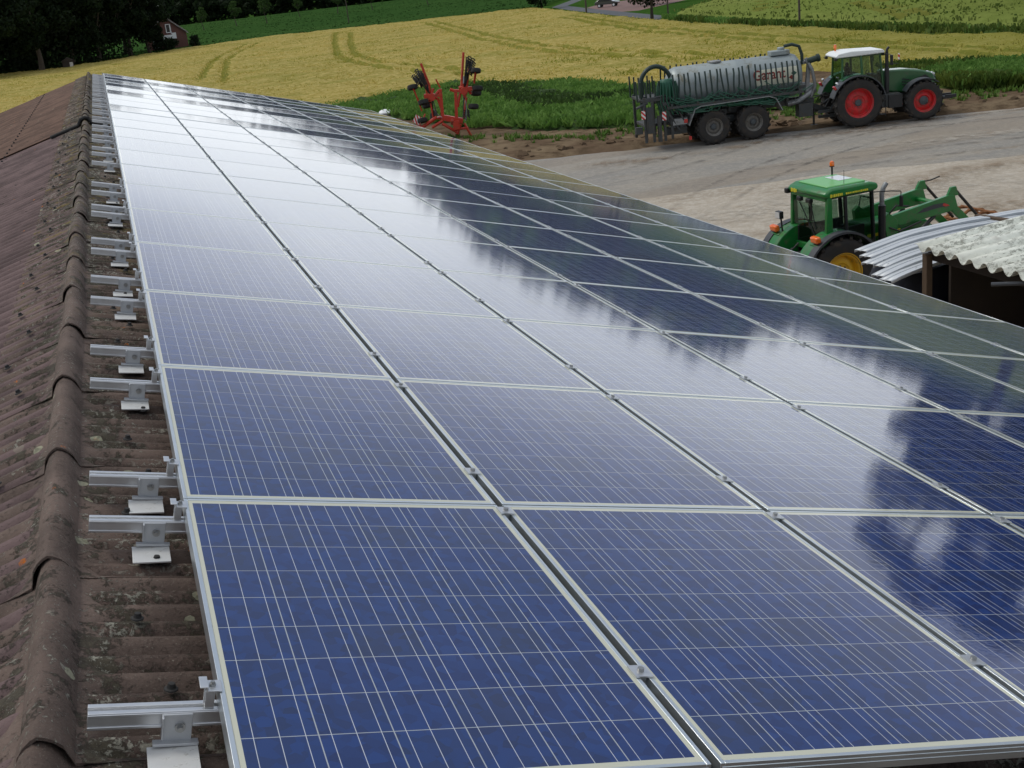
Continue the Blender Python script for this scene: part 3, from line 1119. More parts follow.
MK1 = mark_mat('dark_tyre_marks', (0.09, 0.08, 0.07, 1), 0.45, 2.5, 0.9)
MK2 = mark_mat('brown_mud', (0.19, 0.12, 0.06, 1), 0.5, 1.6, 0.9)
MK3 = mark_mat('pale_dust', (0.44, 0.41, 0.35, 1), 0.5, 1.8, 0.9)


def arcp(cx, cy, r_, a0, a1, n=24):
    return [(cx + r_ * math.cos(R(a0 + (a1 - a0) * i / n)), cy + r_ * math.sin(R(a0 + (a1 - a0) * i / n))) for i in range(n + 1)]


for k, (p, wd_, m_) in enumerate([(arcp(44, 62, 24.0, 195, 300), .45, MK1), (arcp(44, 62, 26.0, 195, 300), .45, MK1), (arcp(36, 14, 24.5, 150, 78), .4, MK1), (arcp(36, 14, 26.3, 150, 78), .4, MK1),
                                (arcp(10, 66, 27, 275, 330), .5, MK1), (arcp(10, 66, 29, 275, 330), .5, MK1), ([(17, 37.4), (30, 34.2), (46, 28.5)], .5, MK1), ([(17, 35.6), (30, 32.5), (46, 26.8)], .5, MK1),
                                ([(16.5, 43.6), (19.5, 42.2), (23, 41.0)], 2.4, MK2), ([(20, 41.5), (27, 41.2), (36, 38.2)], 1.8, MK2), ([(17, 44.8), (24, 43.2), (37, 38.9), (50, 34.4)], 1.1, MK2),
                                ([(12, 30), (20, 29.5), (32, 25)], 4.5, MK3), ([(16, 25), (24, 24.5), (31, 21)], 3.5, MK2), ([(24, 37), (32, 35), (40, 31)], 2.5, MK3), ([(20, 28), (27, 30), (34, 27.5)], 2.2, MK2)]):
    ground_mark('tyre_marks' if m_ is MK1 else 'mud_stain' if m_ is MK2 else 'dust_patch', p, wd_, m_, G + 0.032 + 0.003 * k)


def in_poly(P, poly):
    x, y = P[:, 0], P[:, 1]
    ins = np.zeros(len(P), bool)
    n = len(poly)
    for i in range(n):
        x0, y0 = poly[i]
        x1, y1 = poly[(i + 1) % n]
        c = ((y0 > y) != (y1 > y))
        with np.errstate(divide='ignore', invalid='ignore'):
            xi = (x1 - x0) * (y - y0) / (y1 - y0 + 1e-12) + x0
        ins ^= c & (x < xi)
    return ins


def path_dist(P, path):
    d = np.full(len(P), 1e9)
    for (a, b_) in zip(path, path[1:]):
        a = np.array(a); v = np.array(b_) - a
        t = np.clip(((P - a) @ v) / (v @ v), 0, 1)
        d = np.minimum(d, np.linalg.norm(P - a - t[:, None] * v, axis=1))
    return d


def smooth_noise(x, y, s, seed):
    """cheap value noise on numpy arrays"""
    r = np.random.default_rng(seed)
    T = r.random((256, 256))
    u, v = x * s + 100, y * s + 100
    iu, iv = np.floor(u).astype(int), np.floor(v).astype(int)
    fu, fv = u - iu, v - iv
    fu, fv = fu * fu * (3 - 2 * fu), fv * fv * (3 - 2 * fv)
    g = lambda a, b_: T[a % 256, b_ % 256]
    return (g(iu, iv) * (1 - fu) + g(iu + 1, iv) * fu) * (1 - fv) + (g(iu, iv + 1) * (1 - fu) + g(iu + 1, iv + 1) * fu) * fv


def crop_field(name, poly, step, h, m_main, tracks=(), m_track=None, tufts=0, tuft=(0.28, 0.42), seed=1, m_alt=None, alt_thr=0.62, zvar=0.16, lean=0.25, tuft_poly=None, tuft_power=0.0, track_w=0.5):
    px = [p[0] for p in poly]; py = [p[1] for p in poly]
    xs = np.arange(min(px), max(px), step); ys = np.arange(min(py), max(py), step)
    X, Y = np.meshgrid(xs, ys, indexing='ij')
    nx, ny = X.shape
    P = np.stack([X.ravel(), Y.ravel()], 1)
    ins = in_poly(P + step / 2, poly).reshape(nx, ny)
    Z = h + zvar * (smooth_noise(P[:, 0], P[:, 1], 0.35, seed) - 0.5) * 1.6 + zvar * (smooth_noise(P[:, 0], P[:, 1], 1.3, seed + 1) - 0.5)
    td = np.full(len(P), 1e9)
    for t in tracks:
        td = np.minimum(td, path_dist(P, t))
    Z = np.where(td < 0.35, h * 0.35, Z)
    # edges slope to the ground
    I = np.pad(ins, 1)
    full = I[1:, 1:] & I[:-1, 1:] & I[1:, :-1] & I[:-1, :-1]
    full = full[:nx, :ny].ravel()
    Z = np.where(full, Z, 0.0) + G
    V = np.stack([P[:, 0], P[:, 1], Z], 1)
    i, j = np.nonzero(ins[:-1, :-1])
    a = i * ny + j
    F = np.stack([a, a + ny, a + ny + 1, a + 1], 1)
    cx = V[F].mean(1)
    mi = np.zeros(len(F), int)
    mats = [m_main]
    if m_track:
        mats.append(m_track)
        tdf = np.full(len(F), 1e9)
        for t in tracks:
            tdf = np.minimum(tdf, path_dist(cx[:, :2], t))
        mi[tdf < track_w] = 1
    used, inv = np.unique(F, return_inverse=True)
    V2 = V[used]
    F2 = inv.reshape(F.shape)
    verts, faces = [V2], [F2]
    mis = [mi]
    if tufts:
        tp = tuft_poly or poly
        qx = [p[0] for p in tp]; qy = [p[1] for p in tp]
        r = np.random.default_rng(seed + 7)
        N = tufts * 3
        C = np.stack([r.uniform(min(qx), max(qx), N), r.uniform(min(qy), max(qy), N)], 1)
        keep = in_poly(C, tp) & in_poly(C, poly)
        if tuft_power:
            d = np.hypot(C[:, 0], C[:, 1] + 3)
            keep &= r.random(N) < (d.min() / d) ** tuft_power
        C = C[keep][:tufts]
        td = np.full(len(C), 1e9)
        for t in tracks:
            td = np.minimum(td, path_dist(C, t))
        C = C[td > 0.30]
        n = len(C)
        ang = r.uniform(0, PI, n)
        wd = tuft[0] * r.uniform(0.5, 1.4, n)
        ht = tuft[1] * r.uniform(0.6, 1.35, n)
        zb = G + h * 0.55
        dx, dy = np.cos(ang) * wd / 2, np.sin(ang) * wd / 2
        lx, ly = r.normal(0, lean, n) * ht, r.normal(0, lean, n) * ht
        A = np.stack([C[:, 0] - dx, C[:, 1] - dy, np.full(n, zb)], 1)
        B = np.stack([C[:, 0] + dx, C[:, 1] + dy, np.full(n, zb)], 1)
        Cc = np.stack([C[:, 0] + dx * 0.6 + lx, C[:, 1] + dy * 0.6 + ly, zb + ht * r.uniform(0.8, 1.1, n)], 1)
        D = np.stack([C[:, 0] - dx * 0.6 + lx, C[:, 1] - dy * 0.6 + ly, zb + ht], 1)
        TV = np.stack([A, B, Cc, D], 1).reshape(-1, 3)
        TF = np.arange(4 * n).reshape(-1, 4) + len(V2)
        verts.append(TV); faces.append(TF)
        tm = np.zeros(n, int)
        if m_alt:
            mats.append(m_alt)
            tm[(smooth_noise(C[:, 0], C[:, 1], 0.16, seed + 3) > alt_thr)] = len(mats) - 1
            tm[r.random(n) < 0.08] = len(mats) - 1
        mis.append(tm)
    o = np_mesh(name, np.concatenate(verts), np.concatenate(faces), mats, np.concatenate(mis))
    return tag(o, kind='stuff')


WHEAT = [(-90, 40), (6, 40), (9, 60), (14, 80), (20, 84), (26, 86), (27.5, 78), (30.5, 76), (31, 66), (42, 65), (42.5, 56), (45, 53), (49, 45), (57, 41), (57.6, 50), (57.6, 62.7), (57, 71), (58.2, 82),
         (60.5, 102), (62, 117), (66, 140), (71.5, 168), (79, 204), (84, 233), (74, 237), (48, 247), (30, 256), (17, 247), (-4, 226), (-18, 226), (-26, 262), (-110, 270)]
tracks = [[(42.9, 229.1), (33.1, 178.3), (27.1, 144.1), (25.4, 126.2), (26.0, 106.0), (27.7, 90.6)],
          [(44.6, 223.2), (35.1, 176.5), (29.3, 145.0), (27.6, 126.5), (28.0, 106.8), (29.5, 92.6)],
          [(58.9, 224.5), (50.4, 175.6), (44.2, 140.7), (40.3, 111.3), (39.9, 92.5), (41.2, 76.8)],
          [(60.9, 224.5), (52.5, 175.6), (46.3, 140.7), (42.4, 111.3), (42.0, 92.5), (43.2, 78.7)],
          [(27.1, 222.5), (19.8, 190.5), (16.0, 168.3), (11.4, 125.1)], [(25.0, 222.5), (17.6, 190.5), (13.9, 168.3), (9.4, 131.8)],
          [(67.0, 172.1), (54.5, 116.1), (50.7, 84.5), (49.4, 64.5), (47.7, 51.1)], [(69.0, 172.1), (56.6, 116.1), (52.8, 84.5), (51.5, 64.5), (49.8, 51.1)]]
wf = crop_field('wheat_field', WHEAT, 0.6, 0.55, M['wheat'], tracks, M['wheat_track'], tufts=300000, tuft=(0.11, 0.26), seed=3, m_alt=M['wheat_green'], alt_thr=0.66, tuft_power=0.8, lean=0.55)
tag(wf, 'golden ripening wheat field with green tramlines behind the yard', 'wheat field')
GF = [(-140, 275), (-24, 268), (-16, 232), (17, 250), (30, 259), (48, 250), (74, 240), (85, 236), (100, 262), (140, 330), (200, 470), (150, 620), (100, 600), (66, 588), (50, 640), (-140, 640)]
gf = crop_field('green_field', GF, 5.0, 0.4, M['green_field'], tufts=26000, tuft=(0.5, 0.25), seed=9, m_alt=M['verge'], alt_thr=0.85, tuft_power=1.0)
tag(gf, 'dark green crop field beyond the wheat at the upper left', 'crop field')
YF = [(64.5, 66), (66.5, 95), (70, 124), (75, 150), (120, 205), (200, 240), (330, 260), (330, 60), (200, 0), (66, 38)]
rt = [[(84.4, 122), (71.9, 98), (67.8, 89.0)], [(86.6, 120), (74.0, 98), (69.6, 88)], [(72.9, 123.6), (85.0, 143.1)], [(75.2, 123), (87.0, 141.1)], [(100, 60), (112, 110), (150, 170)], [(102.4, 59), (114.4, 109), (152, 168)]]
yf = crop_field('corn_field', YF, 1.6, 0.5, M['young_field'], rt, M['wheat_track'], tufts=90000, tuft=(0.24, 0.3), seed=12, m_alt=M['leaf_crop'], alt_thr=0.8, tuft_power=1.2)
tag(yf, 'pale green young crop field with dark tramlines across the road', 'crop field')
# verge and road beyond the wheat
road = [(57.5, 30), (58.4, 62), (59.6, 82), (61.6, 102), (63.6, 117), (67.8, 140), (74, 170), (81.5, 205), (88, 232), (104, 262), (120, 300)]


def strip(name, path, w0, w1, z, m, kind='structure'):
    vs, fs = [], []
    for i, p in enumerate(path):
        a = Vector(path[max(i - 1, 0)]); c = Vector(path[min(i + 1, len(path) - 1)])
        d = (c - a).normalized()
        nrm = Vector((d.y, -d.x))
        vs += [(p[0] + nrm.x * w0, p[1] + nrm.y * w0, z), (p[0] + nrm.x * w1, p[1] + nrm.y * w1, z)]
    for i in range(len(path) - 1):
        fs.append((2 * i, 2 * i + 1, 2 * i + 3, 2 * i + 2))
    return tag(MB().add(vs, fs).build(name, m, smooth=False), kind=kind)


strip('grass_verge', road, -1.2, 9.5, G + 0.012, M['verge'])
strip('road', road, 0.2, 3.4, G + 0.03, M['road'])
poly_sheet('driveway', [(78, 176), (80, 172), (104, 196), (110, 216), (96, 222), (86, 208)], G + 0.024, M['paving'])

vg = crop_field('verge_grass', [(57.2, 40), (57.9, 62), (59.0, 82), (61.0, 102), (62.8, 117), (66.4, 136), (67.4, 136), (64.2, 117), (62.2, 102), (60.4, 82), (59.4, 62), (58.6, 40)], 0.4, 0.62, M['leaf_crop'], tufts=9000, tuft=(0.2, 0.5), seed=41, m_alt=M['leaf_weed'], alt_thr=0.8, zvar=0.3, lean=0.3)
tag(vg, 'rank dark grass between the wheat and the country road', 'grass')
WEEDS = [(8, 74), (14.5, 77), (16.8, 70.5), (18.6, 61.5), (20.4, 56.5), (24.2, 51.5), (28, 50.5), (34, 49.0), (36, 52), (34.5, 60), (31, 67.5), (30.6, 77), (27.5, 79), (26, 87), (20, 85), (14, 82), (8, 80)]
WEEDS = wobble(WEEDS + WEEDS[:1], 1.3, 0.5)[:-1]
wd = crop_field('weed_strip', WEEDS, 0.5, 0.22, M['weed_floor'], tufts=34000, tuft=(0.15, 0.42), seed=21, m_alt=M['leaf_weed'], alt_thr=0.18, zvar=0.5, lean=0.55)
tag(wd, 'lush green weeds between the wheat and the bare soil', 'weeds')
EDGE = [(39.5, 46.2), (41.5, 53.0), (42.5, 57.0), (45.2, 54.0), (49.5, 45.8), (57.5, 42), (59, 33.5), (48, 38.6)]
we = crop_field('crop_edge', EDGE, 0.7, 0.35, M['leaf_crop'], tufts=30000, tuft=(0.14, 0.5), seed=25, m_alt=M['leaf_weed'], alt_thr=0.75, zvar=0.4, lean=0.4)
tag(we, 'dark green tall crop edge right of the large tractor', 'crop edge')
# scattered tufts of grass and clods on the bare soil along the yard edge
r = np.random.default_rng(5)
tv, tf = [], []
b = MB()
for i in range(260):
    t = r.uniform(0, 1)
    x = 17 + t * 34
    y = 46.6 - (x - 18) * 0.345 + r.uniform(0.2, 4.5) * (1 - 0.3 * t) + 0.3
    s_ = r.uniform(0.04, 0.13) if r.random() < 0.9 else r.uniform(0.15, 0.3)
    q = Matrix.Rotation(r.uniform(0, 3), 3, 'Z') @ Matrix.Rotation(r.uniform(0, 1), 3, 'X')
    b.box((x, y, G + s_ * 0.25), (s_ * 2.2, s_ * 1.6, s_), q, 0.6)
tag(b.build('soil_clods', M['dirt']), 'clods of brown soil scattered along the yard edge', 'soil', kind='stuff')


# weeds thinning out over the bare soil
r = np.random.default_rng(77)
tv, tf, tm = [], [], []
for i in range(900):
    u = r.uniform(0, 1)
    x = 15.5 + 44 * u
    base = 50.5 - (x - 24) * 0.33 if x > 22 else 58 - (x - 17) * 1.6
    yv = base - abs(r.normal(0, 1.3)) + 0.6
    if yv < 47.1 - (x - 18) * 0.345 + 0.3:
        continue
    big = r.uniform(0.4, 1.0)
    for k in range(int(5 + 12 * big)):
        a = r.uniform(0, 2 * PI); rad_ = r.uniform(0, .16) * big
        px, py = x + math.cos(a) * rad_, yv + math.sin(a) * rad_
        h_ = r.uniform(.10, .34) * big; w2 = r.uniform(.015, .05)
        dx, dy = -math.sin(a) * w2, math.cos(a) * w2
        lx, ly = math.cos(a) * h_ * r.uniform(.2, .8), math.sin(a) * h_ * r.uniform(.2, .8)
        n0 = len(tv)
        tv += [(px - dx, py - dy, G), (px + dx, py + dy, G), (px + lx + dx * .3, py + ly + dy * .3, G + h_), (px + lx - dx * .3, py + ly - dy * .3, G + h_ * .95)]
        tf.append((n0, n0 + 1, n0 + 2, n0 + 3)); tm.append(0 if r.random() < .6 else 1)
tag(np_mesh('scattered_weeds', np.array(tv), np.array(tf), [M['leaf_weed'], M['leaf_crop']], np.array(tm)), 'scattered weeds thinning out over the bare soil', 'weeds', kind='stuff')


def poly_area_mound(name, cx, cy, sx, sy, h, m, rz=0):
    n = 18
    V, F = [], []
    for i in range(n + 1):
        for j in range(n + 1):
            u, v = i / n * 2 - 1, j / n * 2 - 1
            rr = max(0, 1 - (u * u + v * v))
            z = h * rr ** 1.2 * (0.7 + 0.6 * mnoise.noise((u * 3 + cx, v * 3, cy)))
            V.append((u * sx, v * sy, z - 0.01))
    for i in range(n):
        for j in range(n):
            a = i * (n + 1) + j
            F.append((a, a + n + 1, a + n + 2, a + 1))
    o = MB().add(V, F).build(name, m)
    o.location = (cx, cy, G + 0.02)
    o.rotation_euler = (0, 0, rz)
    return o


tag(poly_area_mound('soil_bank', 22.5, 46.0, 5.5, 0.75, 0.28, M['dirt'], R(-17)), kind='structure')
tag(poly_area_mound('soil_bank', 33.5, 42.0, 8.5, 0.7, 0.25, M['dirt'], R(-19)), kind='structure')
tag(poly_area_mound('soil_bank', 48, 37.2, 8.5, 0.9, 0.3, M['dirt'], R(-18)), kind='structure')

# wooded hill behind: highest between the wheat field's far corner and the road
def hill_h(az):
    d = math.degrees(az)
    k1 = min(1, max(0, (d - 15) / 6)); k2 = min(1, max(0, (36 - d) / 4))
    return 11 + 2 * math.sin(az * 9) + 54 * k1 * k2 - 9 * (1 - k2)


V, F = [], []
na, nr = 60, 8
for i in range(na + 1):
    az = R(-30 + 100 * i / na)
    hgt = hill_h(az)
    for j in range(nr + 1):
        d = 610 + 40 * math.sin(az * 11) * 0.4 + j * 60
        V.append((math.sin(az) * d, math.cos(az) * d, G - 0.3 + hgt * (j / nr) ** 0.8))
for i in range(na):
    for j in range(nr):
        a = i * (nr + 1) + j
        F.append((a, a + nr + 1, a + nr + 2, a + 1))
tag(MB().add(V, F).build('hill', M['verge']), kind='structure')


# ------------------------------------------------------------------ trees
def crown_mesh(n, rad, h0, h1, leaf, seed, clumps=26, squash=1.0):
    """leaf-sized faces gathered in clumps spread through a crown volume; h0..h1 crown height range"""
    r = np.random.default_rng(seed)
    H = h1 - h0
    cs = []
    while len(cs) < clumps:
        p = r.uniform(-1, 1, 3)
        q = np.linalg.norm(p)
        if q < 1 and q > 0.35 or (q < 0.35 and r.random() < 0.2):
            wdt = 1.0 if p[2] < 0 else 1 - 0.35 * p[2]
            cs.append((p[0] * rad * wdt * 0.8, p[1] * rad * wdt * 0.8, h0 + H * (0.5 + p[2] * 0.45), r.uniform(0.22, 0.42) * rad))
    cs = np.array(cs)
    idx = r.integers(0, clumps, n)
    d = r.normal(0, 1, (n, 3))
    d /= np.linalg.norm(d, axis=1)[:, None]
    rr = r.uniform(0.35, 1.05, n) ** 0.6
    C = cs[idx, :3] + d * (cs[idx, 3] * rr)[:, None] * np.array([1, 1, 0.75 * squash])
    u = r.normal(0, 1, (n, 3)); u /= np.linalg.norm(u, axis=1)[:, None]
    v = np.cross(u, d + r.normal(0, 0.5, (n, 3))); v /= np.linalg.norm(v, axis=1)[:, None] + 1e-9
    s1 = leaf * r.uniform(0.5, 1.2, n)[:, None]; s2 = leaf * r.uniform(0.3, 0.8, n)[:, None]
    V = np.stack([C - u * s1, C - v * s2, C + u * s1, C + v * s2], 1).reshape(-1, 3)
    return V, np.arange(4 * n).reshape(-1, 4), cs


def trunk_mb(h, r0, seed, cs=None, limbs=6):
    r = random.Random(seed)
    b = MB()
    path = [(0, 0, -0.1)]
    x = y = 0
    for k in range(1, 7):
        x += r.uniform(-.03, .03) * h; y += r.uniform(-.03, .03) * h
        path.append((x, y, h * k / 6))
    b.tube(path, [r0 * (1.25 if k == 0 else 1 - 0.13 * k) for k in range(7)], 9)
    if cs is not None:
        for k in range(limbs):
            c = cs[r.randrange(len(cs))]
            s_ = path[r.randrange(2, 6)]
            mid = ((s_[0] + c[0]) / 2, (s_[1] + c[1]) / 2, (s_[2] + c[2]) / 2 + 0.03 * h)
            b.tube([s_, mid, tuple(c[:3])], [r0 * 0.42, r0 * 0.28, r0 * 0.1], 6)
    return b


def make_tree(name, label, cat, loc, h, rad, h0, n, leaf, seed, m='leaf_dark', group=None, trunk_r=None, rot=0):
    root = thing(name, label, cat, loc, (0, 0, rot), group)
    V, F, cs = crown_mesh(n, rad, h0, h, leaf, seed)
    np_mesh('crown', V, F, M[m], parent=root)
    trunk_mb(h * 0.8, trunk_r or h * 0.022, seed, cs).build('trunk', M['bark'], root)
    return root


protoA = make_tree('broadleaf_tree', 'tall dark broadleaf tree at the left frame edge, foremost in the dark grove', 'tree', (-17, 212, G), 21, 7.5, 3.0, 9000, 0.42, 31, group='dark trees of the grove')
protoB = make_tree('broadleaf_tree', 'broad dark tree in the grove, directly left of the brick house', 'tree', (5.5, 246, G), 19.5, 7.0, 1.6, 9000, 0.42, 37, group='dark trees of the grove')
index_kids()
grove = [(protoA, -10, 221, 1.0, 1.2, 'dark grove tree with pale gaps low beside its trunk'), (protoB, -5, 232, 1.0, 2.4, 'dark grove tree standing above the far end of the ridge'),
         (protoA, -0.5, 238, 0.95, 3.3, 'dark grove tree second left of the brick house'), (protoB, -25, 224, 1.1, 0.7, 'dark grove tree mostly beyond the left frame edge'),
         (protoA, -21, 236, 1.05, 4.1, 'dark grove tree in the back row at far left'), (protoB, -13, 240, 1.1, 5.2, 'dark grove tree in the back row, left of the middle'),
         (protoA, -2, 250, 1.0, 5.9, 'dark grove tree in the back row, right of the middle'), (protoB, 5, 264, 1.0, 0.2, 'dark grove tree rising behind the brick house'),
                               (protoB, 9.3, 249, 0.72, 3.9, 'lower dark tree overlapping the left side of the brick house')]
for src, x, yv, s_, rz, lb in grove:
    c = copy_tree(src)
    c.location = (x, yv, G); c.scale = (s_,) * 3; c.rotation_euler = (0, 0, rz)
    c['label'] = lb
# undergrowth closes the grove
V, F, cs = crown_mesh(9000, 17, 0.0, 5.2, 0.4, 51, clumps=60)
o = np_mesh('undergrowth', V + np.array([0, 0, 0]), F, M['leaf_dark'])
o.location = (-9, 240, G)
tag(o, 'dark undergrowth beneath the grove at the upper left', 'undergrowth', kind='stuff')

# wood on the skyline: many crowns that read as one mass
Vs, Fs = [], []
off = 0
r = np.random.default_rng(8)
protos = [crown_mesh(300, 7, -1, 16, 1.1, 60 + k, clumps=10)[:2] for k in range(4)]
for i in range(1150):
    az = R(r.uniform(-12, 66))
    if i < 420:
        az = R(-12 + 78 * i / 420)
    d = 600 + (r.uniform(0, 12) if i < 420 else r.uniform(0, 1) ** 1.2 * 440)
    hgt = hill_h(az) * min(1, max(0, (d - 610) / 480)) ** 0.8
    V, F = protos[r.integers(0, 4)]
    s_ = r.uniform(0.75, 1.2) * (1.0 if math.degrees(az) < 34 else 0.7)
    a = r.uniform(0, 6.28)
    Rz = np.array([[math.cos(a), -math.sin(a), 0], [math.sin(a), math.cos(a), 0], [0, 0, 1]])
    Vs.append((V * s_) @ Rz.T + np.array([math.sin(az) * d, math.cos(az) * d - 3, G + hgt - 0.5]))
    Fs.append(F + off)
    off += len(V)
tag(np_mesh('distant_wood', np.concatenate(Vs), np.concatenate(Fs), M['leaf_dark']), 'distant dark wood on the rise behind the green field', 'wood', kind='stuff')

# saplings in the green field
sap = make_tree('young_tree', 'young tree in the green field, second from the brick house', 'tree', (44.8, 416, G), 8.5, 2.3, 3.2, 700, 0.34, 71, 'leaf_mid', 'young trees in the green field', 0.16)
index_kids()
for x, yv, s_, lb in [(33, 404, 0.9, 'young tree in the green field, nearest the brick house'), (52, 394, 1.05, 'tallest young tree left of the slender pole'), (70, 440, 0.9, 'young tree in the far part of the green field'),
                      (80, 420, 1.0, 'young tree near the wood edge, left of the paired trunks'), (88, 400, 0.95, 'left one of the paired young trees near the wood'), (101, 377, 0.9, 'young tree right of the paired young trees'),
                      (112, 365, 1.0, 'young tree at the right end of the row in the green field')]:
    c = copy_tree(sap)
    c.location = (x, yv, G); c.scale = (s_,) * 3; c.rotation_euler = (0, 0, x)
    c['label'] = lb

make_tree('roadside_tree', 'small dark round tree beside the road, behind the slurry tanker', 'tree', (67.9, 141.5, G), 7.5, 3.6, 1.5, 2600, 0.24, 81, trunk_r=0.22)
make_tree('roadside_tree', 'dark bushy tree where the farm road leaves the field corner', 'tree', (84.6, 228, G), 10, 4.0, 0.6, 2600, 0.33, 83, trunk_r=0.25)
make_tree('roadside_tree', 'dark tree right of the parked black car', 'tree', (88, 186, G), 8, 4.0, 1.0, 2400, 0.3, 85, trunk_r=0.22)
make_tree('garden_bush', 'dark low bush against the right side of the brick house', 'bush', (18.6, 254.5, G), 3.0, 1.4, 0.0, 900, 0.2, 87, trunk_r=0.1)
make_tree('garden_bush', 'green bush in front of the white balcony', 'bush', (12.6, 251, G), 2.9, 3.2, 0.0, 1700, 0.24, 88, 'leaf_dark', trunk_r=0.1)
# tall trees right of the frame; the panels mirror them
for k, (x, yv, h_, rd, s_, lb) in enumerate([(84.5, 83.5, 27, 8.5, 101, 'tall dark tree far beyond the yard, nearest the right photo edge'), (90, 77, 28, 9.0, 102, 'tallest tree in the row far beyond the yard'), (97, 69, 29, 9.0, 103, 'third tall tree in the row far beyond the yard'),
                                             (103, 60, 27, 9.0, 104, 'fourth tall tree in the row far beyond the yard'), (108, 50, 26, 8.5, 105, 'fifth tall tree in the row far beyond the yard'), (44, 25, 17, 4.6, 91, 'tall dark tree right of the shed, nearest the yard edge'), (46, 21, 20, 5.2, 93, 'tallest dark tree right of the shed'), (41, 13, 18, 5.0, 95, 'tall dark tree beyond the far side of the shed'),
                                             (52, 30, 16, 4.8, 97, 'dark tree behind the tall trees right of the shed'), (36, 4, 16, 5, 99, 'dark tree beside the yard, level with the barn front')]):
    big = h_ > 25
    make_tree('farmyard_tree', lb, 'tree', (x, yv, G), h_, rd, 0.5 if big else 2.2, 16000 if big else 5200, 0.5 if big else 0.3, s_, 'leaf_dark', 'tall trees right of the yard')


# ------------------------------------------------------------------ brick house, poles, car
house = thing('brick_house', 'small red brick house with white balcony beside the dark grove', 'house', (13.6, 259, G), (0, 0, R(-3)))
b = MB()
b.prism([(-4.0, 0), (4.0, 0), (4.0, 3.3), (0, 6.7), (-4.0, 3.3)], (0, 0, 0), (1, 0, 0), (0, 0, 1), (0, 1, 0), 0, 9)
b.build('wall', M['house_brick'], house)
for s_ in (-1, 1):
    b = MB()
    b.prism([(0, 6.75), (4.4 * s_, 3.01), (4.4 * s_, 3.23), (0, 6.97)], (0, 0, 0), (1, 0, 0), (0, 0, 1), (0, 1, 0), -0.35, 9.3)
    b.build('roof', M['tile_roof'], house)
    b = MB()
    b.prism([(0, 6.72), (4.4 * s_, 2.98), (4.4 * s_, 3.16), (0, 6.90)], (0, 0, 0), (1, 0, 0), (0, 0, 1), (0, 1, 0), -0.42, -0.36)
    b.build('verge_board', M['galv'], house)
for (x, z, w_, h_) in ((0.5, 3.9, 0.9, 1.6), (-2.0, 3.8, 0.9, 1.2), (-2.4, 1.2, 1.1, 1.3)):
    b = MB()
    for s_ in (-1, 1):
        b.box((x + s_ * (w_ / 2 - 0.06), -0.03, z + h_ / 2 - 0.35), (0.14, 0.1, h_))
    b.box((x, -0.03, z - 0.35 + h_), (w_, 0.1, 0.14)); b.box((x, -0.03, z - 0.35), (w_, 0.1, 0.14))
    wnd = b.build('window', M['white'], house)
    b = MB(); b.box((x, -0.01, z + h_ / 2 - 0.35), (w_ - 0.24, 0.04, h_ - 0.2)); b.build('pane', M['window_dark'], wnd)
b = MB()
b.box((0.4, -0.62, 2.35), (3.0, 1.2, 0.14))
b.box((0.0, -1.2, 2.72), (2.2, 0.06, 0.8)); b.box((1.5, -1.2, 2.9), (0.8, 0.06, 1.1)); b.box((1.88, -0.6, 2.9), (0.06, 1.15, 1.1)); b.box((-1.08, -0.6, 2.72), (0.06, 1.15, 0.8))
b.box((1.0, -0.12, 4.2), (0.16, 0.16, 1.9))
b.build('balcony', M['white'], house)

sh = thing('garden_shed', 'small pale-fronted hut glimpsed among the grove trunks', 'shed', (-5.6, 221, G))
b = MB(); b.box((0, 0, 1.3), (3.0, 2.5, 2.6)); b.build('wall', M['plank'], sh)
b = MB(); b.prism([(-1.8, 2.55), (1.8, 2.55), (0, 3.6)], (0, 0, 0), (1, 0, 0), (0, 0, 1), (0, 1, 0), -1.5, 1.5); b.build('roof', M['plank'], sh)
b = MB(); b.box((0.9, -1.27, 1.2), (0.9, 0.06, 2.0)); b.build('door', M['plaster'], sh)
sh.scale = (.6, .6, .6)


def pole(x, yv, h, r_, lb, lean=0):
    root = thing('utility_pole', lb, 'pole', (x, yv, G), (0, lean, 0), 'wooden poles in the fields')
    b = MB(); b.cyl((0, 0, -0.1), (0, 0, h), r_, r_ * 0.7, 10); b.build('shaft', M['wood_pole'], root)
    b = MB()
    b.box((0, 0, h - 0.5), (0.9, 0.08, 0.1))
    b.build('crossarm', M['wood_pole'], root)
    b = MB()
    for s_ in (-0.35, 0.35):
        b.cyl((s_, 0, h - 0.45), (s_, 0, h - 0.28), 0.035, 0.02, 8)
    b.build('insulators', M['white'], root)


pole(73.4, 177.2, 8.5, 0.15, 'wooden pole at the wheat edge where the road bends')
pole(64.3, 100.6, 8.5, 0.11, 'wooden pole on the verge above the large tractor')
pole(56.5, 283.6, 9.0, 0.13, 'slender pole standing in the dark green field')
pole(69.0, 139.0, 8.5, 0.11, 'wooden pole close to the small round roadside tree')

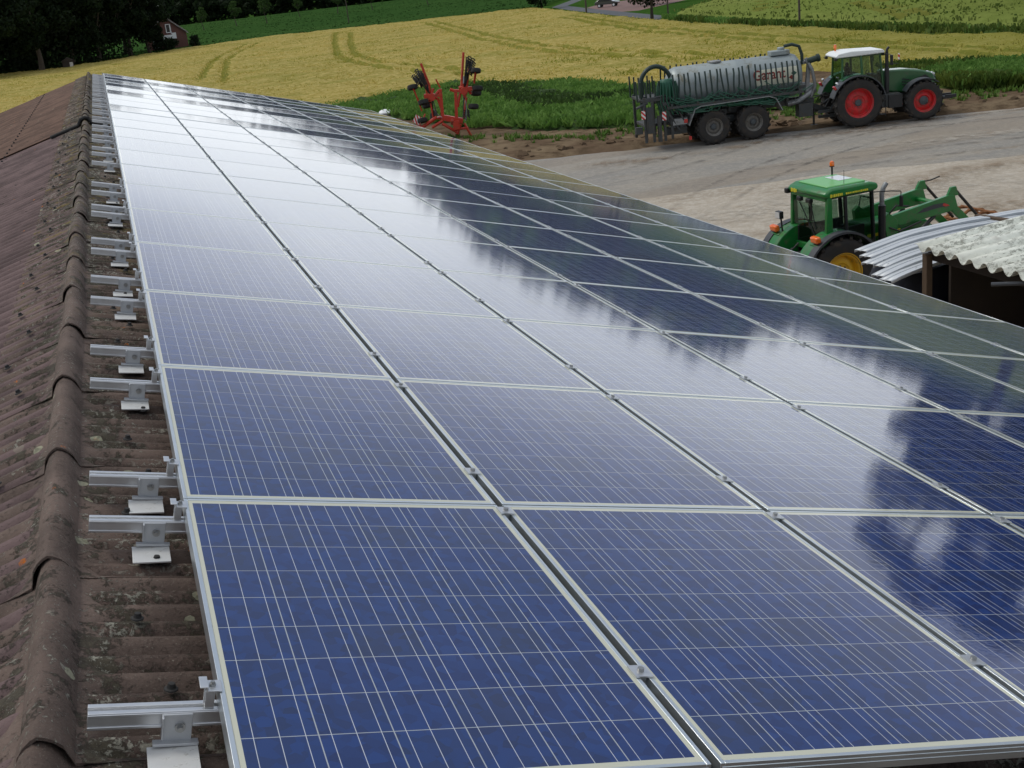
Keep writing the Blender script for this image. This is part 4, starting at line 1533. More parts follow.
car = thing('parked_car', 'black car parked on the driveway beyond the wheat field', 'car', (87.0, 200.5, G + 0.03), (0, 0, R(-38)))
b = MB()
b.prism([(-2.1, .45), (2.1, .45), (2.15, .8), (1.2, .95), (.55, 1.42), (-1.2, 1.45), (-1.9, 1.0), (-2.15, .85)], (0, 0, 0), (1, 0, 0), (0, 0, 1), (0, 1, 0), -.85, .85)
b.build('body', M['carpaint'], car, bevel=0.06)
b = MB()
b.prism([(1.0, .98), (.48, 1.36), (-1.1, 1.38), (-1.6, 1.0)], (0, 0, 0), (1, 0, 0), (0, 0, 1), (0, 1, 0), -.865, .865)
b.build('window', M['window_dark'], car)
for x in (-1.3, 1.35):
    for s_ in (-1, 1):
        b = MB(); b.cyl((x, s_ * .66, .32), (x, s_ * .88, .32), .32, n=20); wh = b.build('wheel', M['tyre'], car)
        b = MB(); b.cyl((x, s_ * .875, .32), (x, s_ * .89, .32), .2, n=16); b.build('rim', M['alu'], wh)
b = MB(); b.box((2.1, .6, .72), (.08, .3, .14)); b.build('headlight', M['lamp'], car)
b = MB(); b.box((2.1, -.6, .72), (.08, .3, .14)); b.build('headlight', M['lamp'], car)

b = MB()
b.lathe([(0.001, 0.30), (0.18, 0.28), (0.33, 0.21), (0.40, 0.09), (0.38, 0.0)], (0, 0, 0), (0, 0, 1), 18)
o = b.build('silage_bag', M['white'])
for v in o.data.vertices:
    v.co.x *= 1.1; v.co.z *= 1 + 0.3 * mnoise.noise(v.co * 2)
o.location = (16.4, 72.2, G + 0.3)
tag(o, 'small white plastic bag lying at the edge of the weeds', 'bag')
b = MB()
b.box((0, 0, 0.16), (1.3, 0.9, 0.32), taper=.8)
o = b.build('wooden_pallet', M['post'])
o.location = (16.4, 72.2, G - 0.0)
tag(o, 'low wooden pallet under the small white bag', 'pallet')


# ------------------------------------------------------------------ wheels
def wheel(parent, c, side, Rr, w_, rim_r, rim_mat, lugs=20, hub_r=0.16, dish=0.12):
    """wheel with its axle along local Y; side = +1 left, -1 right; c = wheel centre"""
    cx, cy, cz = c
    root = bpy.data.objects.new('wheel', None)
    b = MB()
    s_ = side
    prof = [(rim_r, -w_ * .44), (rim_r + 0.02, -w_ * .45), (rim_r + 0.02, -w_ * .40), (rim_r - .03, -w_ * .36), (rim_r - .05, -dish), (rim_r * .9, -dish * .3), (rim_r * .55, 0.0), (hub_r, 0.02), (hub_r, w_ * .12), (0.001, w_ * .13)]
    # dish faces outwards: profile offset measured inwards from the outer face
    pr = [(r_, (w_ * .5 + o_) if False else o_) for r_, o_ in prof]
    out = [(rim_r, w_ * .44), (rim_r + .025, w_ * .47), (rim_r + .01, w_ * .42), (rim_r - .04, w_ * .36), (rim_r - .06, w_ * .12), (rim_r * .86, w_ * .10), (rim_r * .60, w_ * .20), (rim_r * .52, w_ * .20), (rim_r * .46, w_ * .14), (hub_r, w_ * .14), (0.001, w_ * .14), ]
    inn = [(0.001, -w_ * .1), (rim_r - .06, -w_ * .1), (rim_r - .03, -w_ * .42), (rim_r + .02, -w_ * .46)]
    b.lathe(out, c, (0, s_, 0), 40)
    b.lathe(inn, c, (0, s_, 0), 40)
    wh = b.build('wheel', rim_mat, parent)
    t = MB()
    hw_ = w_ / 2
    t.lathe([(rim_r - .01, -hw_ * .86), (rim_r + .05, -hw_ * .97), (Rr * .82 if Rr * .82 > rim_r + .08 else rim_r + .08, -hw_), (Rr - .10, -hw_ * .96), (Rr - .055, -hw_ * .82), (Rr - .04, 0),
             (Rr - .055, hw_ * .82), (Rr - .10, hw_ * .96), (Rr * .82 if Rr * .82 > rim_r + .08 else rim_r + .08, hw_), (rim_r + .05, hw_ * .97), (rim_r - .01, hw_ * .86)], c, (0, 1, 0), 48)
    for k in range(lugs):
        for q in (-1, 1):
            a = 2 * PI * (k + (0.5 if q > 0 else 0)) / lugs
            ce = Vector((cx + math.cos(a) * (Rr - .032), cy + q * hw_ * .50, cz + math.sin(a) * (Rr - .032)))
            # local axes: radial, tangential, Y
            rad = Vector((math.cos(a), 0, math.sin(a)))
            tan = Vector((-math.sin(a), 0, math.cos(a)))
            ax = (Vector((0, q, 0)) * .9 + tan * .5).normalized()
            oth = rad.cross(ax)
            m3 = Matrix((ax, oth, rad)).transposed()
            t.box(ce, (hw_ * 1.08, 0.06 * (1 + Rr) * .6, .065), m3)
    t.build('tyre', M['tyre'], wh)
    h = MB()
    h.lathe([(hub_r * 1.0, w_ * .10), (hub_r, w_ * .22), (hub_r * .8, w_ * .26), (0.001, w_ * .27)], c, (0, s_, 0), 20)
    for k in range(8):
        a = 2 * PI * k / 8
        p = Vector((cx + math.cos(a) * hub_r * 1.35, cy + s_ * w_ * .13, cz + math.sin(a) * hub_r * 1.35))
        h.cyl(p, p + Vector((0, s_ * .03, 0)), 0.018, n=6)
    h.build('hub', M['hub'], wh)
    return wh


# ------------------------------------------------------------------ large tractor
T1 = thing('large_tractor', 'large dark green tractor with red wheels and white cab roof, hitched to the tanker', 'tractor', (30.72, 42.25, G + 0.02), (0, 0, R(-17)))
for s_ in (-1, 1):
    wheel(T1, (0, s_ * .93, 1.05), s_, 1.05, .62, .60, M['red_rim'], 20, .15)
    wheel(T1, (2.84, s_ * .96, .84), s_, .84, .52, .46, M['red_rim'], 18, .19)
b = MB()
b.box((1.3, 0, .95), (3.6, .62, .5)); b.cyl((0, -.75, 1.05), (0, .75, 1.05), .19, n=14); b.cyl((2.84, -.75, .84), (2.84, .75, .84), .14, n=14)
b.box((-.35, 0, 1.05), (.7, .8, .8)); b.box((1.4, -.75, 1.0), (.9, .5, .55)); b.box((1.4, .75, 1.0), (.9, .5, .55))
b.build('chassis', M['chassis'], T1, bevel=.02)
b = MB()   # bonnet, sloping to the nose
outl = [(1.25, 1.32), (1.25, 2.22), (2.3, 2.18), (3.0, 2.06), (3.45, 1.90), (3.62, 1.62), (3.55, 1.25), (3.2, 1.15), (2.4, 1.15)]
b.prism(outl, (0, 0, 0), (1, 0, 0), (0, 0, 1), (0, 1, 0), -.40, .40)
b.build('bonnet', M['green_dk'], T1, bevel=.07)
b = MB()
for s_ in (-1, 1):
    b.prism([(2.55, 1.28), (2.65, 1.72), (3.15, 1.86), (3.42, 1.62), (3.40, 1.28)], (0, s_ * .402, 0), (1, 0, 0), (0, 0, 1), (0, s_, 0), 0, .012)
    for k in range(3):
        b.box((2.28, s_ * .405, 1.5 + k * .12), (.34, .014, .05), Matrix.Rotation(R(12), 3, 'Y'))
b.box((3.58, 0, 1.5), (.08, .62, .5))
b.build('grille', M['black'], T1)
for s_ in (-1, 1):
    b = MB(); b.box((3.50, s_ * .27, 1.86), (.16, .2, .10), Matrix.Rotation(R(28), 3, 'Y')); b.build('headlight', M['lamp'], T1, bevel=.02)
    b = MB(); b.box((3.56, s_ * .36, 1.33), (.12, .12, .16)); b.build('headlight', M['lamp'], T1, bevel=.02)
b = MB(); b.box((4.0, 0, .75), (.75, .7, .1)); b.box((4.3, .3, .8), (.5, .08, .14)); b.box((4.3, -.3, .8), (.5, .08, .14)); b.build('front_linkage', M['black'], T1, bevel=.01)
# cab
b = MB()
posts = [((-.62, .78, 1.55), (-.55, .70, 3.0)), ((-.62, -.78, 1.55), (-.55, -.70, 3.0)), ((1.22, .66, 1.5), (1.08, .62, 3.0)), ((1.22, -.66, 1.5), (1.08, -.62, 3.0)),
         ((.28, .84, 1.7), (.22, .74, 3.0)), ((.28, -.84, 1.7), (.22, -.74, 3.0))]
for p, q in posts:
    b.tube([p, q], .05, 6)
for z, y_ in ((1.62, .8), (2.97, .72)):
    b.tube([(-.6, -y_, z), (1.15, -y_ * .88, z)], .045, 6); b.tube([(-.6, y_, z), (1.15, y_ * .88, z)], .045, 6); b.tube([(-.6, -y_, z), (-.6, y_, z)], .045, 6); b.tube([(1.15, -.62, z), (1.15, .62, z)], .045, 6)
b.build('cab_frame', M['green_dk'], T1)
b = MB()
b.prism([(-.55, 1.65), (-.5, 3.0), (.2, 3.0), (.24, 1.65)], (0, -.78, 0), (1, 0, 0), (0, 0, 1), (0, 1, 0), 0, .012)
b.prism([(.30, 1.35), (.26, 3.0), (1.02, 3.0), (1.14, 1.35)], (0, -.74, 0), (1, 0, 0), (0, 0, 1), (0, 1, 0), 0, .012)
b.prism([(-.55, 1.65), (-.5, 3.0), (.2, 3.0), (.24, 1.65)], (0, .77, 0), (1, 0, 0), (0, 0, 1), (0, 1, 0), 0, .012)
b.prism([(.30, 1.35), (.26, 3.0), (1.02, 3.0), (1.14, 1.35)], (0, .73, 0), (1, 0, 0), (0, 0, 1), (0, 1, 0), 0, .012)
b.box((-.59, 0, 2.32), (.012, 1.4, 1.3)); b.box((1.14, 0, 2.32), (.012, 1.15, 1.4))
b.build('cab_glass', M['glass'], T1)
b = MB()
b.prism([(-.86, 2.98), (1.20, 3.00), (1.26, 3.05), (1.16, 3.16), (-.2, 3.22), (-.72, 3.16), (-.88, 3.06)], (0, 0, 0), (1, 0, 0), (0, 0, 1), (0, 1, 0), -.80, .80)
b.build('cab_roof', M['white_roof'], T1, bevel=.035)
for y_ in (-.72, .72):
    b = MB(); b.box((-.86, y_, 2.93), (.12, .2, .11)); b.build('work_light', M['black'], T1, bevel=.02)
    b = MB(); b.box((1.22, y_ * .8, 2.94), (.12, .2, .11)); b.build('work_light', M['black'], T1, bevel=.02)
b = MB(); b.cyl((-.5, .55, 3.15), (-.5, .55, 3.30), .04, n=10); b.cyl((-.5, .55, 3.30), (-.5, .55, 3.45), .07, .055, 14); b.build('beacon', M['orange'], T1)
b = MB()
b.box((.15, 0, 1.75), (.55, .55, .16)); b.box((-.12, 0, 2.15), (.14, .52, .75), Matrix.Rotation(R(-8), 3, 'Y')); b.box((-.15, 0, 2.6), (.1, .28, .2))
b.build('seat', M['seat'], T1, bevel=.05)
b = MB()
b.tube([(.95, 0, 1.6), (.72, 0, 2.15)], .05, 8)
b.tube([(.72 + .06 * math.sin(a) * .5, .19 * math.cos(a), 2.18 + .19 * math.sin(a) * .5) for a in np.linspace(0, 2 * PI, 20)], .016, 6)
b.box((.2, -.45, 1.95), (.7, .16, .3)); b.box((.95, 0, 1.85), (.25, .9, .5)); b.box((.3, 0, 1.5), (1.6, 1.3, .25))
b.build('console', M['black'], T1, bevel=.02)
for s_ in (-1, 1):
    b = MB()
    b.arc_band(0, 1.05, 1.13, 1.17, R(12), R(165), s_ * .62, s_ * 1.27, 20)
    b.build('mudguard', M['dkgrey'], T1)
    b = MB()
    b.arc_band(0, 1.05, 1.172, 1.20, R(40), R(125), s_ * .60, s_ * 1.05, 14)
    b.prism([(math.cos(a) * 1.15, 1.05 + math.sin(a) * 1.15) for a in np.linspace(R(15), R(160), 14)], (0, s_ * .62, 0), (1, 0, 0), (0, 0, 1), (0, s_, 0), -.02, 0.0)
    b.build('fender', M['green_dk'], T1)
    b = MB()
    b.arc_band(2.84, .84, .93, .96, R(50), R(150), s_ * .70, s_ * 1.22, 14)
    b.build('front_mudguard', M['dkgrey'], T1)
    b = MB(); b.box((-1.03, s_ * 1.08, 1.78), (.09, .26, .16), Matrix.Rotation(R(-25), 3, 'Y')); b.build('tail_light', M['redlens'], T1, bevel=.02)
    b = MB(); b.box((-.92, s_ * 1.08, 1.96), (.09, .2, .09), Matrix.Rotation(R(-35), 3, 'Y')); b.build('reflector', M['lamp'], T1, bevel=.02)
b = MB()
b.cyl((1.35, -.72, 1.3), (1.35, -.72, 2.35), .10, n=14); b.cyl((1.35, -.72, 2.35), (1.35, -.72, 3.0), .075, n=14); b.tube([(1.35, -.72, 3.0), (1.36, -.72, 3.12), (1.44, -.72, 3.22)], .055, 10)
b.build('exhaust', M['black'], T1)
for s_ in (-1, 1):
    b = MB()
    b.tube([(1.15, s_ * .64, 2.95), (1.35, s_ * 1.15, 2.95), (1.35, s_ * 1.25, 2.9)], .018, 6); b.box((1.37, s_ * 1.28, 2.72), (.06, .24, .42))
    mo = b.build('mirror', M['black'], T1, bevel=.012)
b = MB(); b.box((1.85, -.79, 2.78), (.03, .16, .26)); b.build('warning_board', M['stripes'], T1)
b = MB(); b.tube([(1.15, -.6, 2.5), (1.85, -.8, 2.5), (1.85, -.8, 2.9)], .015, 6); b.build('board_bracket', M['black'], T1)
b = MB()
for z in (.45, .75, 1.05):
    b.box((.98, -.98, z), (.42, .32, .04))
for x in (.78, 1.18):
    b.box((x, -1.08, .8), (.035, .035, .9))
b.box((1.62, -.88, .95), (.6, .38, .55))
b.build('steps', M['black'], T1, bevel=.01)
b = MB()
b.box((-1.1, .32, .75), (.9, .08, .12)); b.box((-1.1, -.32, .75), (.9, .08, .12)); b.tube([(-.5, 0, 1.5), (-1.3, 0, 1.05)], .04, 8); b.box((-1.05, 0, .5), (.8, .18, .12))
b.tube([(-.6, .45, 1.5), (-1.05, .4, .8)], .03, 8); b.tube([(-.6, -.45, 1.5), (-1.05, -.4, .8)], .03, 8)
b.build('rear_linkage', M['chassis'], T1)

# ------------------------------------------------------------------ slurry tanker
TK = thing('slurry_tanker', 'silver slurry tanker with green hoses on a tandem-axle trailer behind the large tractor', 'tanker', (25.40, 43.85, G + 0.02), (0, 0, R(-12)))
for x in (-.88, .88):
    for s_ in (-1, 1):
        wheel(TK, (x, s_ * .98, .76), s_, .76, .60, .36, M['grey_rim'], 18, .13)
b = MB()
tz, tr = 2.42, .93
prof = [(0.001, -2.62), (.35, -2.59), (.66, -2.50), (.86, -2.36), (tr, -2.16), (tr, 0.4), (tr + .006, .42), (tr, .44), (tr, 2.95), (.86, 3.15), (.66, 3.30), (.35, 3.40), (0.001, 3.43)]
b.lathe(prof, (0, 0, tz), (1, 0, 0), 48)
tank = b.build('tank', M['tank'], TK, angle=40)


def on_tank(x, ang, r_=tr + .03):
    """point on the near side; ang degrees from the top down the near (-y) side"""
    a = R(ang)
    return (x, -math.sin(a) * r_, tz + math.cos(a) * r_)


# lettering band, cream sticker and text curved round the tank
b = MB()
n = 10
vs = []
for i in range(n + 1):
    a = 62 + (103 - 62) * i / n
    vs += [on_tank(1.1, a, tr + .012), on_tank(3.0, a, tr + .012)]
b.add(vs, [(2 * i, 2 * i + 1, 2 * i + 3, 2 * i + 2) for i in range(n)])
b.build('name_band', M['cream'], tank)


def wrap_text(body, size, x0, a_base, m, parent, rr=tr + .016, sx=1.0):
    me = text_mesh(body, size, .004)
    for v in me.vertices:
        x, yy, zz = v.co
        ang = R(a_base) - yy / rr
        q = rr + zz
        v.co = (x0 + x * sx, -math.sin(ang) * q, tz + math.cos(ang) * q)
    me.materials.append(m)
    o = bpy.data.objects.new('lettering', me)
    col.objects.link(o)
    o.parent = parent
    return o


wrap_text('Garant', .60, 1.02, 88, M['red_text'], tank, sx=.84)
b = MB()
for (dx, da, m_) in ((0, 0, 0),):
    pass
vs = [on_tank(2.82, 74, tr + .02), on_tank(2.95, 80, tr + .02), on_tank(2.82, 86, tr + .02), on_tank(2.69, 80, tr + .02)]
b.add(vs, [(0, 3, 2, 1)])
b.build('logo', M['hose'], tank, smooth=False)
b = MB()
vs = [on_tank(2.70, 84, tr + .02), on_tank(2.83, 89, tr + .02), on_tank(2.72, 96, tr + .02), on_tank(2.58, 90, tr + .02)]
b.add(vs, [(0, 3, 2, 1)])
b.build('logo', M['red_text'], tank, smooth=False)
b = MB()
b.cyl((-.4, 0, tz + tr - .02), (-.4, 0, tz + tr + .06), .3, n=20)
b.build('manhole_cover', M['galv'], tank, bevel=.02)

# chassis
b = MB()
for s_ in (-1, 1):
    b.box((.55, s_ * .45, 1.28), (6.6, .14, .22))
    b.cyl((-.88, s_ * .9, .76), (-.88, 0, .76), .08, n=10); b.cyl((.88, s_ * .9, .76), (.88, 0, .76), .08, n=10)
for x in (-2.6, -1.2, 0, 1.2, 2.6):
    b.box((x, 0, 1.42), (.12, 1.3, .34))
b.box((0, .45, .95), (2.4, .1, .3)); b.box((0, -.45, .95), (2.4, .1, .3))
b.box((-2.35, -.95, 1.16), (.75, .35, .34))
b.build('chassis', M['chassis'], TK, bevel=.015)
for s_ in (-1, 1):
    b = MB()
    pts = [(-2.0, .98), (-1.72, 1.62), (-1.45, 1.72), (1.55, 1.78), (1.85, 1.66), (2.12, 1.15)]
    for (p, q) in zip(pts, pts[1:]):
        v = Vector((q[0] - p[0], 0, q[1] - p[1])); l = v.length
        ang = math.atan2(v.z, v.x)
        b.box(((p[0] + q[0]) / 2, s_ * 1.02, (p[1] + q[1]) / 2), (l + .03, .72, .035), Matrix.Rotation(-ang, 3, 'Y'))
    b.build('mudguard', M['galv'], TK)
b = MB(); b.box((-2.35, -1.16, 1.16), (.62, .03, .26)); b.build('light_bar', M['galv'], TK)
b = MB(); b.box((-2.1, -1.18, 1.16), (.16, .02, .16)); b.box((-1.95, -1.2, .42), (.12, .03, .16)); b.build('tail_light', M['redlens'], TK)
# boom folded along each side carrying the drop hoses
for s_ in (-1, 1):
    b = MB()
    b.box((.1, s_ * 1.12, 1.98), (6.3, .10, .14)); b.box((.1, s_ * 1.30, 1.80), (6.0, .07, .10))
    for x in np.linspace(-2.7, 2.9, 6):
        b.box((x, s_ * 1.1, 1.9), (.08, .5, .08))
    b.build('boom', M['galv'] if s_ > 0 else M['chassis'], TK)
rr_ = random.Random(5)
xs = np.linspace(-2.55, 2.95, 24)
for k, x in enumerate(xs):
    for s_ in (-1, 1):
        b = MB()
        top = 3.12 + rr_.uniform(-.03, .03) + (0.22 if s_ > 0 else 0)
        j_ = rr_.uniform(-.05, .05)
        b.tube([(x + j_, s_ * 1.00, top), (x + j_, s_ * 1.08, 2.9), (x, s_ * 1.16, 2.45), (x + rr_.uniform(-.08, .08), s_ * 1.22, 1.95)], .036, 6)
        if s_ < 0:
            # the feed hose sags back towards the distributor
            tx = -3.2 if x < -.4 else 1.3
            if x > 1.2:
                tx = .6
            ex = x + (tx - x) * rr_.uniform(.35, .6)
            b.tube([(x, -1.20, 2.05), ((x * 2 + ex) / 3, -1.26, 1.88), ((x + ex * 1.4) / 2.4, -1.27, 1.68 + rr_.uniform(-.05, .05)), (ex, -1.22, 1.62 + rr_.uniform(-.08, .16))], .024, 6)
        b.build('drop_hose', M['hose_dk'], TK)
b = MB()
for k in range(46):      # sagging bundle along the side
    z0 = 1.55 + rr_.uniform(0, .6)
    x0 = rr_.uniform(-2.8, 1.8)
    ln_ = rr_.uniform(.8, 2.2)
    b.tube([(x0, -1.24 - rr_.uniform(0, .08), z0 + rr_.uniform(0, .3)), (x0 + ln_ * .35, -1.30, z0 - .1), (x0 + ln_ * .7, -1.30, z0 - rr_.uniform(.05, .2)), (x0 + ln_, -1.22, z0 + rr_.uniform(.05, .3))], .020, 5)
tag(b.build('hose_bundle', M['hose'], TK), kind='stuff')
b = MB()
b.tube([(-.2, -1.05, 1.62), (1.5, -1.1, 1.55), (2.4, -1.0, 1.72), (3.1, -.9, 2.0)], .10, 10)
b.build('suction_hose', M['hose'], TK)
# rear: distributor, coil, arc hose, rack
b = MB()
b.lathe([(.001, -.32), (.30, -.30), (.36, -.1), (.36, .25), (.26, .4), (.001, .42)], (-3.25, -.75, 2.55), (0, 0, 1), 20)
for k in range(20):
    a = 2 * PI * k / 20
    p = Vector((-3.25 + math.cos(a) * .36, -.75 + math.sin(a) * .36, 2.85))
    b.tube([p, p + Vector((math.cos(a) * .08, math.sin(a) * .08, -.25)), p + Vector((math.cos(a) * .12, math.sin(a) * .12, -.8)), p + Vector((math.cos(a) * .3 + .3, -.12, -1.35))], .028, 6)
b.build('distributor', M['hose'], TK)
b = MB()
b.tube([(-3.05, -.3, 2.5)] + [(-3.62 + math.cos(a) * .68, -.3, 2.72 + math.sin(a) * .78) for a in np.linspace(0, PI, 16)] + [(-4.3, -.3, 2.2), (-4.25, -.3, 1.5)], .095, 10)
b.build('arc_hose', M['hose_dk'], TK)
b = MB()
b.box((-3.7, 0, 2.18), (1.5, 2.1, .12)); b.box((-3.7, 0, 1.1), (1.3, 1.6, .12)); b.box((-3.2, 0, 1.6), (.14, 1.8, 1.2))
for (x, y_) in ((-4.35, -1.0), (-4.35, 1.0), (-3.5, -1.0), (-3.5, 1.0), (-4.0, -1.02), (-4.2, -.4)):
    b.box((x, y_, 1.35), (.11, .11, 1.9))
b.box((-4.15, -1.05, 1.35), (.3, .2, 1.1)); b.box((-3.75, -1.05, .95), (.16, .16, 1.1)); b.box((-4.62, -.9, .95), (.3, .18, .3))
b.box((-3.2, -1.05, .9), (.1, .1, .9)); b.box((-2.95, -.6, .75), (.9, .5, .3)); b.cyl((-4.15, -1.0, 1.8), (-4.1, -1.0, 1.0), .12, n=12)
b.tube([(-4.6, -1.0, 2.2), (-3.1, -1.0, 2.35)], .05, 8); b.tube([(-4.7, -1.0, 1.9), (-4.2, -1.0, 2.1)], .06, 8)
b.tube([(-3.4, -1.1, 2.2), (-3.3, -1.15, 1.5), (-2.9, -1.1, .8)], .06, 8); b.tube([(-3.0, -1.1, 1.9), (-2.7, -1.15, 1.2)], .05, 8)
b.build('rear_rack', M['chassis'], TK, bevel=.01)
for k, x in enumerate((-4.62, -4.42, -4.22, -4.02, -3.82, -3.6)):
    b = MB()
    b.cyl((x, -.95 + .1 * (k % 2), 2.15), (x - .03, -.95, 3.02 - (.04 * (k % 3))), .042, n=7)
    b.build('hose_end', M['hose_dk'], TK)
    b = MB()
    b.cyl((x + .1, .9, 2.2), (x + .1, .9, 3.1 - (.05 * (k % 3))), .036, n=6)
    b.build('hose_end', M['hose_dk'], TK)
for (x, z) in ((-3.55, 1.48), (-4.45, 1.62)):
    b = MB(); b.box((0, 0, 0), (.17, .03, .36))
    o = b.build('warning_board', M['stripes'], TK); o.location = (x, -1.17, z)
# front: turret, suction arm, drawbar
b = MB()
b.box((3.62, -.35, 2.1), (.16, .16, 1.9), Matrix.Rotation(R(6), 3, 'Y')); b.box((3.55, .35, 2.0), (.12, .12, 1.7))
b.cyl((3.2, -.2, 1.9), (3.95, -.2, 1.75), .22, n=14); b.box((3.6, 0, 2.9), (.3, .7, .12))
b.tube([(3.5, -.5, 3.1), (3.75, -.6, 2.6), (3.9, -.55, 1.9), (3.7, -.5, 1.4)], .075, 10)
b.tube([(2.6, -.6, 1.25), (3.1, -.6, 1.32), (3.6, -.5, 1.55), (3.95, -.35, 1.7)], .12, 10)
b.build('pump_frame', M['galv'], TK, bevel=.01)
b = MB()
b.cyl((3.55, -.5, 2.95), (4.05, -.5, 3.05), .13, n=14); b.cyl((4.02, -.5, 3.04), (4.12, -.5, 3.06), .17, n=14)
b.build('suction_nozzle', M['hose_dk'], TK)
b = MB()
b.box((2.45, -.1, tz + tr + .08), (.85, .5, .2)); b.cyl((2.55, -.1, tz + tr + .1), (2.55, -.1, tz + tr + .3), .16, n=12)
b.build('dome_valve', M['tank'], tank, bevel=.03)
b = MB()
b.tube([(2.7, -.1, tz + tr + .32), (3.05, -.1, tz + tr + .36), (3.35, -.15, tz + tr + .25), (3.45, -.2, tz + tr - .1), (3.45, -.25, tz + .4)], .07, 10)
b.build('breather_hose', M['hose_dk'], TK)
b = MB()
b.prism([(3.2, 1.15), (3.2, 1.42), (4.6, .82), (5.0, .80), (5.0, .62), (4.5, .62)], (0, 0, 0), (1, 0, 0), (0, 0, 1), (0, 1, 0), -.16, .16)
b.box((3.3, -.75, .95), (.62, .5, .55)); b.cyl((4.1, .28, .95), (4.1, .28, .1), .05, n=10); b.box((4.1, .28, .08), (.3, .3, .03))
b.tube([(4.0, -.1, 1.3), (4.5, -.15, 1.5), (5.0, -.1, 1.15)], .03, 8); b.tube([(3.9, .1, 1.4), (4.5, .12, 1.35), (5.0, .1, 1.2)], .025, 8)
b.build('drawbar', M['chassis'], TK, bevel=.012)

for o_ in list(bpy.data.objects):
    if o_.parent == TK and o_.name.split('.')[0] in ('distributor', 'arc_hose', 'rear_rack', 'hose_end') or (o_.parent == TK and o_.name.split('.')[0] == 'warning_board'):
        o_.location.x += 0.52

# ------------------------------------------------------------------ loader tractor
T2 = thing('loader_tractor', 'bright green tractor with front loader and orange beacon, beside the corrugated shed', 'tractor', (14.66, 19.75, G + 0.026), (0, 0, R(1)))
for s_ in (-1, 1):
    wheel(T2, (0, s_ * .80, .85), s_, .85, .46, .47, M['yellow_rim'], 20, .13)
    wheel(T2, (2.42, s_ * .78, .62), s_, .62, .38, .33, M['yellow_rim'], 18, .11)
b = MB()
b.box((1.1, 0, .78), (3.0, .5, .42)); b.cyl((0, -.62, .85), (0, .62, .85), .16, n=14); b.cyl((2.42, -.62, .62), (2.42, .62, .62), .1, n=12); b.box((-.25, 0, .9), (.6, .7, .6))
for s_ in (-1, 1):
    b.box((-.85, s_ * .28, .62), (.8, .07, .1)); b.tube([(-.45, s_ * .36, 1.3), (-.85, s_ * .3, .66)], .025, 8); b.tube([(-.4, s_ * .15, 1.45), (-.6, s_ * .3, 1.2)], .02, 6)
b.tube([(-.45, 0, 1.2), (-1.0, 0, .95)], .03, 8); b.box((-.8, 0, .42), (.6, .14, .1))
b.build('chassis', M['chassis'], T2, bevel=.015)
b = MB()
for k in range(7):
    b.cyl((-.52, -.3 + .1 * k, 1.12 + .04 * (k % 2)), (-.60, -.3 + .1 * k, 1.12 + .04 * (k % 2)), .025, n=8)
b.build('hydraulic_couplings', M['redlens'], T2)
b = MB()
b.prism([(1.0, 1.0), (1.0, 1.72), (2.0, 1.68), (2.75, 1.55), (2.95, 1.35), (2.95, .85), (2.0, .82)], (0, 0, 0), (1, 0, 0), (0, 0, 1), (0, 1, 0), -.34, .34)
b.build('bonnet', M['green'], T2, bevel=.06)
b = MB()
b.box((1.55, -.345, 1.42), (.9, .012, .07)); b.box((1.55, .345, 1.42), (.9, .012, .07))
b.build('bonnet_stripe', M['yellow_text'], T2)
b = MB(); b.box((2.95, 0, 1.12), (.04, .5, .5)); b.build('grille', M['black'], T2)
# cab
zt = 2.54
b = MB()
b.prism([(-.10, 0), (.10, 0), (.07, 1), (-.05, 1)], (-.16, -.70, 1.32), (1, 0, 0), (0, 0, 1.24), (0, 1, 0), -.04, .05)
b.prism([(-.10, 0), (.10, 0), (.07, 1), (-.05, 1)], (-.16, .70, 1.32), (1, 0, 0), (0, 0, 1.24), (0, 1, 0), -.05, .04)
b.box((-.22, 0, 1.36), (.1, 1.40, .14)); b.box((-.18, 0, zt - .02), (.1, 1.36, .08))
b.prism([(-.45, 1.0), (-.45, 1.42), (.05, 1.42), (.45, 1.0)], (0, -.72, 0), (1, 0, 0), (0, 0, 1), (0, 1, 0), -.03, .02)
b.prism([(-.45, 1.0), (-.45, 1.42), (.05, 1.42), (.45, 1.0)], (0, .72, 0), (1, 0, 0), (0, 0, 1), (0, 1, 0), -.02, .03)
b.build('cab_frame', M['green'], T2, bevel=.015)
b = MB()
for s_ in (-1, 1):
    b.tube([(.30, s_ * .71, 1.35), (.28, s_ * .69, zt)], .045, 6); b.tube([(1.10, s_ * .60, 1.0), (1.02, s_ * .62, zt)], .05, 6)
    b.tube([(-.14, s_ * .69, zt), (1.05, s_ * .64, zt)], .03, 6); b.tube([(.3, s_ * .70, 1.0), (1.1, s_ * .62, .98)], .04, 6)
b.tube([(1.02, -.6, zt), (1.02, .6, zt)], .04, 6)
b.box((.35, 0, 1.02), (1.5, 1.15, .12))
b.build('door_frame', M['black'], T2)
b = MB()
b.box((-.20, 0, 1.9), (.012, 1.22, .92))
for s_ in (-1, 1):
    b.prism([(-.06, 1.44), (-.08, zt - .04), (.24, zt - .04), (.26, 1.44)], (0, s_ * .715, 0), (1, 0, 0), (0, 0, 1), (0, 1, 0), -.006, .006)
    b.prism([(.34, 1.1), (.32, zt - .04), (.98, zt - .04), (1.06, 1.1)], (0, s_ * .685, 0), (1, 0, 0), (0, 0, 1), (0, 1, 0), -.006, .006)
b.box((1.08, 0, 1.95), (.012, 1.15, .85))
b.build('cab_glass', M['glass'], T2)
b = MB()
